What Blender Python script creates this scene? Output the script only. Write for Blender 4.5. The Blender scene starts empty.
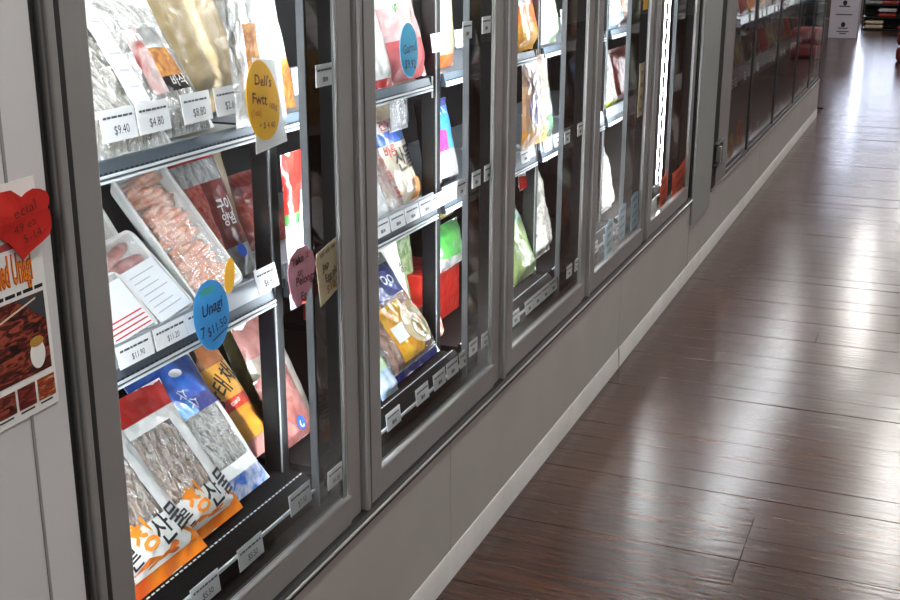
import bpy, bmesh, math, random
from mathutils import Vector, Matrix, noise

random.seed(7)
scene = bpy.context.scene
COL = scene.collection

# ------------------------------------------------------------------ camera
YAW, PITCH, ROLL = 0.387695, 0.295907, 0.002388
cam_d = bpy.data.cameras.new('camera')
cam_d.sensor_width = 36.0
cam_d.lens = 47.214
cam_d.clip_start = 0.05
cam = bpy.data.objects.new('camera', cam_d)
COL.objects.link(cam)
_r = Vector((math.cos(YAW), math.sin(YAW), 0))
_f = Vector((-math.sin(YAW) * math.cos(PITCH), math.cos(YAW) * math.cos(PITCH), -math.sin(PITCH)))
_u = _r.cross(_f)
_r2 = math.cos(ROLL) * _r + math.sin(ROLL) * _u
_u2 = -math.sin(ROLL) * _r + math.cos(ROLL) * _u
cam.matrix_world = Matrix(((_r2.x, _u2.x, -_f.x, 0.91226), (_r2.y, _u2.y, -_f.y, 0.0),
                           (_r2.z, _u2.z, -_f.z, 1.41038), (0, 0, 0, 1)))
scene.camera = cam

# ------------------------------------------------------------------ world, exposure
world = bpy.data.worlds.new('world')
scene.world = world
world.use_nodes = True
world.node_tree.nodes['Background'].inputs[0].default_value = (0.75, 0.82, 0.9, 1)
world.node_tree.nodes['Background'].inputs[1].default_value = 0.15
scene.view_settings.view_transform = 'Standard'
scene.view_settings.look = 'None'
scene.view_settings.exposure = 1.9
scene.view_settings.gamma = 1.0
scene.view_settings.use_curve_mapping = False
scene.cycles.use_denoising = True
scene.cycles.max_bounces = 10
scene.cycles.transparent_max_bounces = 24
scene.cycles.sample_clamp_indirect = 6.0

CEIL_LAMP = 16.0      # emission of the ceiling tubes
LED = 30.0            # emission of the freezer strips
WINDOW = 1.1          # emission of the daylight seen through the shop front

# ------------------------------------------------------------------ materials
def lin(c):
    if isinstance(c, str):
        c = [int(c[i:i + 2], 16) / 255 for i in (0, 2, 4)]
        c = [v / 12.92 if v <= .04045 else ((v + .055) / 1.055) ** 2.4 for v in c]
    return (c[0], c[1], c[2], 1)

MATS = {}
def mat(name, col, rough=.5, metal=0., var=0., vscale=14., bump=0., bscale=40., kind='noise', col2=None, coat=0., spec=.5, emit=0., stretch=None):
    if name in MATS:
        return MATS[name]
    m = bpy.data.materials.new(name)
    m.use_nodes = True
    nt = m.node_tree
    b = nt.nodes['Principled BSDF']
    b.inputs['Base Color'].default_value = lin(col)
    b.inputs['Roughness'].default_value = rough
    b.inputs['Metallic'].default_value = metal
    b.inputs['Specular IOR Level'].default_value = spec
    b.inputs['Coat Weight'].default_value = coat
    b.inputs['Coat Roughness'].default_value = .08
    if emit:
        b.inputs['Emission Color'].default_value = lin(col)
        b.inputs['Emission Strength'].default_value = emit
    tc = nt.nodes.new('ShaderNodeTexCoord')
    src = tc.outputs['Object']
    if stretch:
        mp = nt.nodes.new('ShaderNodeMapping')
        mp.inputs['Scale'].default_value = stretch
        nt.links.new(src, mp.inputs['Vector'])
        src = mp.outputs['Vector']
    def tex(scale):
        if kind in ('voronoi', 'crinkle'):
            t = nt.nodes.new('ShaderNodeTexVoronoi')
            t.inputs['Scale'].default_value = scale
            nt.links.new(src, t.inputs['Vector'])
            return t.outputs['Distance']
        t = nt.nodes.new('ShaderNodeTexNoise')
        t.inputs['Scale'].default_value = scale
        t.inputs['Detail'].default_value = 5
        t.inputs['Distortion'].default_value = .6
        nt.links.new(src, t.inputs['Vector'])
        return t.outputs['Fac']
    if var or col2:
        ramp = nt.nodes.new('ShaderNodeValToRGB')
        c1 = lin(col)
        c2 = lin(col2) if col2 else tuple(v * (1 - var) for v in c1[:3]) + (1,)
        ramp.color_ramp.elements[0].position = .35
        ramp.color_ramp.elements[1].position = .65
        ramp.color_ramp.elements[0].color = c1
        ramp.color_ramp.elements[1].color = c2
        t = nt.nodes.new('ShaderNodeTexNoise')
        t.inputs['Scale'].default_value = vscale
        t.inputs['Detail'].default_value = 6
        t.inputs['Distortion'].default_value = 1.
        nt.links.new(src, t.inputs['Vector'])
        nt.links.new(t.outputs['Fac'], ramp.inputs['Fac'])
        nt.links.new(ramp.outputs['Color'], b.inputs['Base Color'])
    if bump:
        bn = nt.nodes.new('ShaderNodeBump')
        bn.inputs['Strength'].default_value = bump
        bn.inputs['Distance'].default_value = .01
        nt.links.new(tex(bscale), bn.inputs['Height'])
        nt.links.new(bn.outputs['Normal'], b.inputs['Normal'])
        if coat:
            nt.links.new(bn.outputs['Normal'], b.inputs['Coat Normal'])
    MATS[name] = m
    return m

def emission(name, col, strength):
    m = bpy.data.materials.new(name)
    m.use_nodes = True
    nt = m.node_tree
    nt.nodes.clear()
    e = nt.nodes.new('ShaderNodeEmission')
    o = nt.nodes.new('ShaderNodeOutputMaterial')
    e.inputs[0].default_value = lin(col)
    e.inputs[1].default_value = strength
    nt.links.new(e.outputs[0], o.inputs[0])
    MATS[name] = m
    return m

def clear_glass(name, ior=1.5, tint=(.93, .96, .95)):
    m = bpy.data.materials.new(name)
    m.use_nodes = True
    nt = m.node_tree
    nt.nodes.clear()
    o = nt.nodes.new('ShaderNodeOutputMaterial')
    mx = nt.nodes.new('ShaderNodeMixShader')
    t = nt.nodes.new('ShaderNodeBsdfTransparent')
    g = nt.nodes.new('ShaderNodeBsdfGlossy')
    fr = nt.nodes.new('ShaderNodeFresnel')
    fr.inputs['IOR'].default_value = ior
    t.inputs[0].default_value = tint + (1,)
    g.inputs['Roughness'].default_value = .015
    g.inputs[0].default_value = (1, 1, 1, 1)
    nt.links.new(fr.outputs[0], mx.inputs[0])
    nt.links.new(t.outputs[0], mx.inputs[1])
    nt.links.new(g.outputs[0], mx.inputs[2])
    nt.links.new(mx.outputs[0], o.inputs[0])
    MATS[name] = m
    return m

def film(name, base=.16, facing=.5, scale=34., strength=.9, tint=(1, 1, 1), rough=.12):
    """crinkled clear plastic: see-through with bright glints"""
    m = bpy.data.materials.new(name)
    m.use_nodes = True
    nt = m.node_tree
    nt.nodes.clear()
    o = nt.nodes.new('ShaderNodeOutputMaterial')
    mx = nt.nodes.new('ShaderNodeMixShader')
    t = nt.nodes.new('ShaderNodeBsdfTransparent')
    t.inputs[0].default_value = tint + (1,)
    g = nt.nodes.new('ShaderNodeBsdfPrincipled')
    g.inputs['Base Color'].default_value = (.86, .87, .86, 1)
    g.inputs['Roughness'].default_value = rough
    g.inputs['Metallic'].default_value = .75
    tc = nt.nodes.new('ShaderNodeTexCoord')
    mp = nt.nodes.new('ShaderNodeMapping')
    mp.inputs['Scale'].default_value = (1.5, .8, 1)
    mp.inputs['Rotation'].default_value = (0, 0, .6)
    nt.links.new(tc.outputs['Object'], mp.inputs['Vector'])
    n = nt.nodes.new('ShaderNodeTexNoise')
    n.inputs['Scale'].default_value = scale
    n.inputs['Detail'].default_value = 3
    n.inputs['Distortion'].default_value = 2.2
    nt.links.new(mp.outputs['Vector'], n.inputs['Vector'])
    v = nt.nodes.new('ShaderNodeTexVoronoi')
    v.inputs['Scale'].default_value = scale * 1.3
    nt.links.new(mp.outputs['Vector'], v.inputs['Vector'])
    add = nt.nodes.new('ShaderNodeMath')
    add.operation = 'ADD'
    nt.links.new(n.outputs['Fac'], add.inputs[0])
    nt.links.new(v.outputs['Distance'], add.inputs[1])
    bn = nt.nodes.new('ShaderNodeBump')
    bn.inputs['Strength'].default_value = strength
    bn.inputs['Distance'].default_value = .012
    nt.links.new(add.outputs[0], bn.inputs['Height'])
    nt.links.new(bn.outputs['Normal'], g.inputs['Normal'])
    lw = nt.nodes.new('ShaderNodeLayerWeight')
    lw.inputs['Blend'].default_value = .35
    nt.links.new(bn.outputs['Normal'], lw.inputs['Normal'])
    ma = nt.nodes.new('ShaderNodeMath')
    ma.operation = 'MULTIPLY_ADD'
    ma.inputs[1].default_value = facing
    ma.inputs[2].default_value = base
    ma.use_clamp = True
    nt.links.new(lw.outputs['Facing'], ma.inputs[0])
    nt.links.new(ma.outputs[0], mx.inputs[0])
    nt.links.new(t.outputs[0], mx.inputs[1])
    nt.links.new(g.outputs[0], mx.inputs[2])
    nt.links.new(mx.outputs[0], o.inputs[0])
    MATS[name] = m
    return m

def see_through(name, tint):
    m = bpy.data.materials.new(name)
    m.use_nodes = True
    nt = m.node_tree
    nt.nodes.clear()
    o = nt.nodes.new('ShaderNodeOutputMaterial')
    t = nt.nodes.new('ShaderNodeBsdfTransparent')
    t.inputs[0].default_value = tint + (1,)
    nt.links.new(t.outputs[0], o.inputs[0])
    MATS[name] = m
    return m

def plank_mat():
    m = bpy.data.materials.new('dark_plank')
    m.use_nodes = True
    nt = m.node_tree
    b = nt.nodes['Principled BSDF']
    tc = nt.nodes.new('ShaderNodeTexCoord')
    oi = nt.nodes.new('ShaderNodeObjectInfo')
    geo = nt.nodes.new('ShaderNodeNewGeometry')
    mp = nt.nodes.new('ShaderNodeMapping')
    mp.inputs['Scale'].default_value = (3.0, 40, 1)
    nt.links.new(geo.outputs['Position'], mp.inputs['Vector'])
    n = nt.nodes.new('ShaderNodeTexNoise')
    n.inputs['Scale'].default_value = 1.6
    n.inputs['Detail'].default_value = 7
    n.inputs['Distortion'].default_value = .7
    nt.links.new(mp.outputs['Vector'], n.inputs['Vector'])
    r = nt.nodes.new('ShaderNodeValToRGB')
    r.color_ramp.elements[0].position = .3
    r.color_ramp.elements[1].position = .75
    r.color_ramp.elements[0].color = lin('2e1a13')
    r.color_ramp.elements[1].color = lin('50352a')
    nt.links.new(n.outputs['Fac'], r.inputs['Fac'])
    hsv = nt.nodes.new('ShaderNodeHueSaturation')
    ma = nt.nodes.new('ShaderNodeMath')
    ma.operation = 'MULTIPLY_ADD'
    ma.inputs[1].default_value = .3
    ma.inputs[2].default_value = .85
    nt.links.new(oi.outputs['Random'], ma.inputs[0])
    nt.links.new(ma.outputs[0], hsv.inputs['Value'])
    nt.links.new(r.outputs['Color'], hsv.inputs['Color'])
    nt.links.new(hsv.outputs['Color'], b.inputs['Base Color'])
    # worn lacquer: gloss varies in patches
    n2 = nt.nodes.new('ShaderNodeTexNoise')
    n2.inputs['Scale'].default_value = 2.3
    n2.inputs['Detail'].default_value = 6
    nt.links.new(geo.outputs['Position'], n2.inputs['Vector'])
    mr = nt.nodes.new('ShaderNodeMapRange')
    mr.inputs['To Min'].default_value = .15
    mr.inputs['To Max'].default_value = .26
    nt.links.new(n2.outputs['Fac'], mr.inputs['Value'])
    nt.links.new(mr.outputs['Result'], b.inputs['Roughness'])
    b.inputs['Specular IOR Level'].default_value = .42
    mp2 = nt.nodes.new('ShaderNodeMapping')
    mp2.inputs['Scale'].default_value = (1., 5., 1)
    nt.links.new(geo.outputs['Position'], mp2.inputs['Vector'])
    n3 = nt.nodes.new('ShaderNodeTexNoise')
    n3.inputs['Scale'].default_value = 9
    n3.inputs['Detail'].default_value = 3
    nt.links.new(mp2.outputs['Vector'], n3.inputs['Vector'])
    bn = nt.nodes.new('ShaderNodeBump')
    bn.inputs['Strength'].default_value = .16
    bn.inputs['Distance'].default_value = .006
    nt.links.new(n3.outputs['Fac'], bn.inputs['Height'])
    nt.links.new(bn.outputs['Normal'], b.inputs['Normal'])
    MATS['dark_plank'] = m
    return m

plank_mat()
clear_glass('door_glass', 1.38, (.90, .93, .92))
clear_glass('far_glass', 1.6, (.92, .92, .90))
see_through('glass_back', (.97, .98, .98))
film('clear_film', .24, .65, 32., 1.5, rough=.11)
film('tight_film', .10, .35, 22., .5)
film('milky_film', .42, .5, 30., 1.0, rough=.22)
emission('led_white', 'f4f8ff', LED)
emission('tube_white', 'fbf9f5', CEIL_LAMP)
emission('fill_glow', 'f4f8ff', 12.0)  # added fill lamps of the first freezer
emission('fill_glow_far', 'f4f8ff', 30.0)  # added fill lamps of the far freezer
emission('led_visible', 'f4f8ff', 18.0)
emission('daylight_streak', 'dfe8ff', WINDOW * 3)  # stronger glow, set for the bright streak on the floor
emission('daylight', 'dfe8ff', WINDOW)
mat('frame_grey', '8e8c8b', .45, .1, .12, 3, .03, 60)
mat('frame_dark', '3a393b', .4, .3, .1, 6)
mat('bright_alu', 'c9c9c6', .28, .85, .1, 9)
mat('gasket_black', '0d0c0d', .6)
mat('kick_grey', 'b9b6b3', .42, .2, .08, 2.5, .02, 30)
mat('coving', 'f0f0ee', .45, 0, .12, 5, .03, 40)
mat('wall_panel', 'd0cfd0', .5, 0, .06, 2, .02, 30)
mat('groove', '8e8b89', .6)
mat('mullion_mirror', '3c3735', .06, 1., .15, 4)
mat('mullion_grey', '8d9292', .4, .5)
mat('trim_grey', '6a6e70', .45, .3)
mat('case_inside', '0e0e0f', .6, 0, .2, 5)
mat('case_black', '050505', .6, 0, .2, 8, spec=.12)
mat('post_black', '0c0c0e', .35, 0, .2, 10)
mat('shelf_grey', 'a9afb4', .4, .35, .12, 6)
mat('lip_blue', '56626c', .4, .2, .12, 9)
mat('lip_white', 'd8dcde', .4)
mat('slot_dark', '15171a', .6)
mat('ticket', 'e4e4e4', .45, 0, .05, 30)
mat('ink', '17171a', .6)
mat('ink_blue', '182046', .6)
mat('ink_brown', '5a2a16', .6)
mat('white_plastic', 'f2f2ef', .3, 0, .06, 20, .35, 45, 'crinkle', coat=.4)
mat('ceiling_white', 'd6d4d0', .8)
mat('room_wall', '7d7068', .8, 0, .3, 1)

# ------------------------------------------------------------------ helpers
def finish(o, label=None, cat=None, group=None, kind=None):
    if label: o['label'] = label
    if cat: o['category'] = cat
    if group: o['group'] = group
    if kind: o['kind'] = kind
    return o

def empty(name, loc=(0, 0, 0), label=None, cat=None, group=None, kind=None):
    o = bpy.data.objects.new(name, None)
    o.empty_display_size = .05
    o.location = loc
    COL.objects.link(o)
    return finish(o, label, cat, group, kind)

def link_mesh(name, me, m=None, parent=None):
    if m is not None:
        me.materials.clear()
        me.materials.append(MATS[m] if isinstance(m, str) else m)
    o = bpy.data.objects.new(name, me)
    COL.objects.link(o)
    if parent: o.parent = parent
    return o

def pymesh(name, v, f, m, parent=None, smooth=False):
    me = bpy.data.meshes.new(name)
    me.from_pydata(v, [], f)
    me.update()
    if smooth:
        me.polygons.foreach_set('use_smooth', [True] * len(me.polygons))
    return link_mesh(name, me, m, parent)

class MB:
    """collects boxes / prisms / tubes of ONE piece"""
    def __init__(s): s.bm = bmesh.new()
    def box(s, x0, x1, y0, y1, z0, z1, bev=0):
        vs = [s.bm.verts.new((x, y, z)) for z in (z0, z1) for y in (y0, y1) for x in (x0, x1)]
        fs = [s.bm.faces.new([vs[i] for i in q]) for q in ((0, 2, 3, 1), (4, 5, 7, 6), (0, 1, 5, 4), (2, 6, 7, 3), (0, 4, 6, 2), (1, 3, 7, 5))]
        if bev:
            es = list({e for f in fs for e in f.edges})
            bmesh.ops.bevel(s.bm, geom=es, offset=bev, segments=2, affect='EDGES', profile=.5)
        return s
    def prism(s, pts, y0, y1, axis='y'):
        """pts = list of (a, b) closed outline; extruded along axis"""
        def P(a, b, t):
            return (a, t, b) if axis == 'y' else ((t, a, b) if axis == 'x' else (a, b, t))
        A = [s.bm.verts.new(P(a, b, y0)) for a, b in pts]
        B = [s.bm.verts.new(P(a, b, y1)) for a, b in pts]
        n = len(pts)
        s.bm.faces.new(A); s.bm.faces.new(B[::-1])
        for i in range(n):
            s.bm.faces.new((A[i], B[i], B[(i + 1) % n], A[(i + 1) % n]))
        return s
    def build(s, name, m, parent=None, smooth=False):
        bmesh.ops.recalc_face_normals(s.bm, faces=s.bm.faces)
        me = bpy.data.meshes.new(name)
        s.bm.to_mesh(me); s.bm.free()
        if smooth:
            me.polygons.foreach_set('use_smooth', [True] * len(me.polygons))
        return link_mesh(name, me, m, parent)

def box(name, m, parent, x0, x1, y0, y1, z0, z1, bev=0):
    return MB().box(x0, x1, y0, y1, z0, z1, bev).build(name, m, parent)

def place(o, x, y, z, lean=0, yaw=0, roll=0):
    """local x = width (along the case), y = height, z = front normal"""
    B = Matrix(((0, 0, 1), (1, 0, 0), (0, 1, 0)))           # width->Y, height->Z, normal->X
    R = Matrix.Rotation(math.radians(yaw), 3, 'Z') @ Matrix.Rotation(-math.radians(lean), 3, 'Y') @ Matrix.Rotation(math.radians(roll), 3, 'X') @ B
    M = R.to_4x4(); M.translation = (x, y, z)
    o.matrix_world = M
    return o

_texts = {}
def text_data(body, bold=0., shear=0., sx=1.):
    key = (body, bold, shear)
    if key not in _texts:
        c = bpy.data.curves.new('lettering', 'FONT')
        c.body = body; c.size = 1; c.resolution_u = 2
        c.align_x = 'CENTER'; c.align_y = 'CENTER'
        c.shear = shear; c.offset = bold
        c.fill_mode = 'FRONT'
        o = bpy.data.objects.new('lettering', c)
        COL.objects.link(o)
        bpy.context.view_layer.update()
        me = o.evaluated_get(bpy.context.evaluated_depsgraph_get()).to_mesh()
        _texts[key] = ([tuple(v.co) for v in me.vertices], [tuple(q.vertices) for q in me.polygons])
        o.to_mesh_clear()
        bpy.data.objects.remove(o); bpy.data.curves.remove(c)
    return _texts[key]

def text(name, body, m, parent, x, y, size, sx=1., rot=0, bold=.012, shear=0., surf=None, lift=.0012, jit=0.):
    V, F = text_data(body, bold, shear)
    a = math.radians(rot); ca, sa = math.cos(a), math.sin(a)
    out = []
    for vx, vy, _ in V:
        vx, vy = vx * size * sx, vy * size
        if jit:
            vy += jit * size * noise.noise(Vector((vx / size * 1.7, 3.1, 0)))
        X, Y = x + vx * ca - vy * sa, y + vx * sa + vy * ca
        out.append((X, Y, (surf(X, Y) if surf else 0) + lift))
    return pymesh(name, out, F, m, parent)

def flat(name, pts, m, parent, th=.001, lift=0., bend=None):
    """thin sheet with the outline pts (local x, y)"""
    n = len(pts)
    cx = sum(p[0] for p in pts) / n; cy = sum(p[1] for p in pts) / n
    def Z(x, y): return lift + (bend(x, y) if bend else 0)
    V = [(x, y, Z(x, y)) for x, y in pts] + [(cx, cy, Z(cx, cy))]
    V += [(x, y, Z(x, y) - th) for x, y in pts] + [(cx, cy, Z(cx, cy) - th)]
    F = []
    for i in range(n):
        j = (i + 1) % n
        F += [(i, j, n), (n + 1 + j, n + 1 + i, 2 * n + 1), (j, i, n + 1 + i, n + 1 + j)]
    return pymesh(name, V, F, m, parent)

def rect(x0, x1, y0, y1): return [(x0, y0), (x1, y0), (x1, y1), (x0, y1)]

def ss(t): t = max(0, min(1, t)); return t * t * (3 - 2 * t)

# ------------------------------------------------------------------ room
ROOM_X0, ROOM_X1, ROOM_Y0, ROOM_Y1, CEIL = -3.0, 5.2, -3.0, 24.0, 3.2
floor = box('floor', 'case_black', None, ROOM_X0, ROOM_X1, ROOM_Y0, ROOM_Y1, -.06, -.0125)
finish(floor, 'dark brown lacquered plank floor of the shop aisle', 'floor', kind='structure')
PW = .1147
plank_len = {}
def plank_mesh(L, third):
    k = (round(L, 2), third)
    if k not in plank_len:
        g = .0003
        b = MB().box(0, L - .0010, g, PW - (.0020 if third else g), -.012, 0, .0006)
        bmesh.ops.recalc_face_normals(b.bm, faces=b.bm.faces)
        me = bpy.data.meshes.new('plank'); b.bm.to_mesh(me); b.bm.free()
        me.materials.append(MATS['dark_plank'])
        plank_len[k] = me
    return plank_len[k]
rest = MB()
row = 0
Y = 2.584 - 60 * PW
while Y < ROOM_Y1 - PW:
    near = 1.35 < Y < 11.2
    third = (row % 3 == 2)
    xs = [ROOM_X0 + random.choice((0, .3, .55, .8, 1.05))]
    if Y < 10.9: xs = [.004]
    first = True
    while xs[-1] < ROOM_X1:
        L = random.choice((.6, 1.1, 1.6, 2.0, 2.3)) if first else 2.3
        L = min(L, ROOM_X1 - xs[-1])
        first = False
        x = xs[-1]
        if near and x < 1.0 and L > .3 and x >= 0:
            o = bpy.data.objects.new('plank', plank_mesh(L, third))
            COL.objects.link(o)
            o.parent = floor
            o.location = (x, Y, -.0001 * random.random())
            o.rotation_euler = (math.radians(random.uniform(-.22, .22)), math.radians(random.uniform(-.05, .05)), 0)
        elif L > .02:
            rest.box(x, x + L - .0015, Y + .0004, Y + PW - (.0022 if third else .0004), -.012, 0)
        xs.append(x + L)
    Y += PW; row += 1
o = rest.build('plank_field', 'dark_plank', floor); o['kind'] = 'stuff'

ceiling = box('ceiling', 'ceiling_white', None, ROOM_X0, ROOM_X1, ROOM_Y0, ROOM_Y1, CEIL, CEIL + .1)
finish(ceiling, 'plain off-white shop ceiling above the aisle', 'ceiling', kind='structure')
for nm, a in (('wall_right', (ROOM_X1, ROOM_X1 + .1, ROOM_Y0, ROOM_Y1, 0, CEIL)),
              ('wall_near', (ROOM_X0, ROOM_X1, ROOM_Y0 - .1, ROOM_Y0, 0, CEIL)),
              ('wall_far', (ROOM_X0, ROOM_X1, ROOM_Y1, ROOM_Y1 + .1, 0, CEIL)),
              ('wall_outer', (ROOM_X0 - .1, ROOM_X0, ROOM_Y0, ROOM_Y1, 0, CEIL))):
    finish(box(nm, 'room_wall', None, *a), kind='structure')

# shop-front window in the far wall, daylight behind it
win = box('window_1', 'frame_dark', None, -.95, 1.12, ROOM_Y1 - .06, ROOM_Y1 - .03, .5, 2.35)
finish(win, 'shop-front window with bright daylight behind the far racks', 'window', kind='structure')
for y0, x0, x1 in ((0, -.88, -.46), (0, -.36, .32), (0, .40, 1.05)):
    box('pane', 'daylight_streak' if x1 < -.4 else 'daylight', win, x0, x1, ROOM_Y1 - .07, ROOM_Y1 - .061, .58, 2.27)  # left pane made brighter to throw the narrow floor streak

# ceiling lamps
def ceiling_lamp(x, y, L=1.5, label=None):
    t = empty('ceiling_lamp', (x, y, CEIL), label or 'white fluorescent batten lamp on the shop ceiling', 'lamp', 'fluorescent lamps on the ceiling')
    MB().box(-.07, .07, -L / 2, L / 2, -.05, 0, .006).build('housing', 'lip_white', t)
    MB().box(-.055, .055, -L / 2 + .03, L / 2 - .03, -.085, -.0505, .01).build('tube', 'tube_white', t)
for x, y in ((.95, -1.6), (.95, 1.6), (.95, 4.8), (.98, 8.9), (.92, 10.9), (.35, 14.6), (.2, 17.0), (3.4, 0), (3.4, 4), (3.4, 8), (3.4, 12), (3.4, 17), (.6, 21.5)):
    ceiling_lamp(x, y)

# ------------------------------------------------------------------ wall panel left of the freezer
DEPTH = -.78
wl = box('wall_left', 'wall_panel', None, -.05, 0, ROOM_Y0, 1.034, .0, 2.25)
finish(wl, 'pale grey panelled wall beside the first freezer door', 'wall', kind='structure')
for gy in (.972, .60, .22):
    box('groove', 'groove', wl, -.002, .0012, gy, gy + .004, .1, 2.25)

# ------------------------------------------------------------------ first freezer
S = [1.052, 1.811, 2.571, 3.331, 4.091, 4.90]
fz = empty('display_freezer', (0, 1.05, 0), 'long grey glass-door freezer with five doors next to the poster wall', 'freezer')
fz.location = (0, 0, 0)
T_, M_, D_ = 1.108, .806, .440          # heights of the top shelf, the middle shelf and the bottom deck
box('back_panel', 'case_inside', fz, DEPTH - .03, DEPTH, 1.04, 4.93, .1, 2.2)
box('end_panel', 'case_inside', fz, DEPTH, -.002, 1.036, 1.042, .1, 2.2)
box('end_panel', 'gasket_black', fz, DEPTH, -.0005, 4.902, 4.93, .375, 2.06)
box('roof_panel', 'frame_grey', fz, DEPTH, .0, 1.04, 4.93, 2.06, 2.25)
box('sill', 'case_black', fz, -.125, -.004, 1.045, 4.9, .33, .372, .004)
# kick panels, ledge, coving
seams = [1.04, 2.24, 3.76, 4.93]
for i in range(3):
    box('kick_panel', 'kick_grey', fz, -.03, 0, seams[i] + .0012, seams[i + 1] - .0012, .0, .352, .0012)
box('ledge_gap', 'gasket_black', fz, -.01, .004, 1.04, 4.93, .346, .358)
lg = MB().prism([(-.02, .356), (.008, .356), (.010, .360), (.010, .368), (.006, .3735), (-.02, .3735)], 1.045, 4.905).build('ledge', 'frame_dark', fz)
MB().prism([(.0095, .361), (.0135, .362), (.0135, .3655), (.0095, .367)], 1.045, 4.905).build('ledge_bead', 'bright_alu', lg)
bb = MB().prism([(0, 0), (.004, 0), (.0045, .03), (.0035, .052), (.002, .069), (.001, .074), (0, .074)], -3, 3.758).build('baseboard_left', 'coving', None)
finish(bb, 'pale coved skirting strip along the foot of the freezers', 'skirting', kind='structure')
MB().prism([(0, 0), (.004, 0), (.0045, .03), (.0035, .050), (.002, .066), (.001, .07), (0, .07)], 3.762, 10.36).build('coving_strip', 'coving', bb)
MB().prism([(.0005, .0), (.0055, .0), (.006, .03), (.005, .053), (.003, .072), (.0005, .076)], 3.754, 3.767).build('joint_clip', 'kick_grey', bb)
# jamb at the left of the first door
box('jamb', 'gasket_black', fz, -.04, -.012, 1.035, 1.056, .1, 2.1)

def door(i):
    y0, y1 = S[i] + .003, S[i + 1] - .003
    ls, rs = .076, .052
    z0, z1, gz0, gz1 = .374, 2.03, .428, 1.96
    d = MB()
    d.box(-.018, 0, y0, y0 + ls, z0, z1, .004)            # left stile
    d.box(-.018, -.006, y1 - rs, y1, z0, z1, .003)        # right stile
    d.box(-.018, -.001, y0 + ls - .004, y1 - rs + .004, z0, gz0, .003)
    d.box(-.018, -.001, y0 + ls - .004, y1 - rs + .004, gz1, z1, .003)
    o = d.build('door', 'frame_grey', fz)
    n = MB()
    n.box(-.045, -.0185, y0, y0 + ls - .006, z0, z1); n.box(-.045, -.0185, y1 - rs + .006, y1, z0, z1)
    n.box(-.045, -.0185, y0 + ls - .0055, y1 - rs + .0055, z0, gz0 - .006); n.box(-.045, -.0185, y0 + ls - .0055, y1 - rs + .0055, gz1 + .006, z1)
    n.build('inner_frame', 'case_black', o)
    # raised lip along the outer side of the left stile, shadow groove inside it
    box('stile_ridge', 'frame_grey', o, -.002, .006, y0, y0 + .014, z0, z1, .003)
    box('stile_groove', 'frame_dark', o, -.002, .0012, y0 + .0145, y0 + .027, z0, z1)
    # bright glazing beads
    box('glazing_bead', 'bright_alu', o, -.0095, -.0005, y0 + ls - .004, y1 - rs + .004, gz0, gz0 + .003)
    box('glazing_bead', 'bright_alu', o, -.0095, -.0065, y1 - rs - .004, y1 - rs, gz0, gz1)
    box('glazing_bead', 'mullion_grey', o, -.0095, -.0080, y1 - rs - .014, y1 - rs - .0115, gz0, gz1)
    g = box('glass_pane', 'glass_back', o, -.016, -.010, y0 + ls - .002, y1 - rs + .002, gz0 + .001, gz1 - .001)
    g.data.materials.append(MATS['door_glass'])
    for q in g.data.polygons:
        if q.normal.x > .9: q.material_index = 1
    box('door_gasket', 'gasket_black', o, -.055, -.046, y0 + .01, y0 + .03, z0, z1)
    return o
for i in range(5): door(i)

# mullions behind the door seams, with the strip lights
def mullion(y, led_near=False, led_far=True):
    o = box('mullion', 'mullion_mirror', fz, -.092, -.047, y - .03, y + .03, .373, 2.05)
    box('mullion_trim', 'trim_grey', o, -.0935, -.079, y - .034, y - .0305, .373, 2.05)
    if led_far:
        box('led_strip', 'led_white', o, -.0915, -.076, y + .0305, y + .044, .47, 1.98)
    if led_near:
        box('light_channel', 'case_black', o, -.130, -.1075, y - .03, y + .01, .40, 2.0)
        for a, b in ((-.1295, -.1255), (-.1135, -.1085)):
            box('led_strip', 'led_visible', o, a, b, y - .0335, y - .0305, .41, 1.98)
        for k in range(26):
            z = .42 + k * .058
            box('led_diode', 'led_visible', o, -.1215, -.1175, y - .0325, y - .0305, z, z + .008)
    return o
for k, y in enumerate(S[1:5]): mullion(y)
mullion(4.852, led_near=True, led_far=False)
om = box('mullion', 'case_black', fz, -.092, -.047, 1.044, 1.075, .373, 2.05)
box('led_strip', 'led_white', om, -.0915, -.076, 1.0755, 1.088, .47, 1.98)
for k in range(5):  # unseen fill lamps under the roof, added to brighten the goods
    cl = box('fill_lamp', 'lip_white', fz, -.15, -.05, S[k] + .05, S[k + 1] - .05, 2.02, 2.055)
    box('fill_lamp_tube', 'fill_glow', cl, -.14, -.08, S[k] + .08, S[k + 1] - .08, 2.005, 2.0195)

# rack posts
for k, y in enumerate([1.062] + [s for s in S[1:5]] + [4.87]):
    o = box('rack_post', 'post_black', fz, -.206, -.169, y - .016, y + .016, .40, 2.0, .003)
    box('post_edge', 'mullion_grey', o, -.1692, -.1675, y - .0165, y - .012, .40, 2.0)
    box('rack_post', 'post_black', fz, -.66, -.62, y - .016, y + .016, .40, 2.0, .003)

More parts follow.
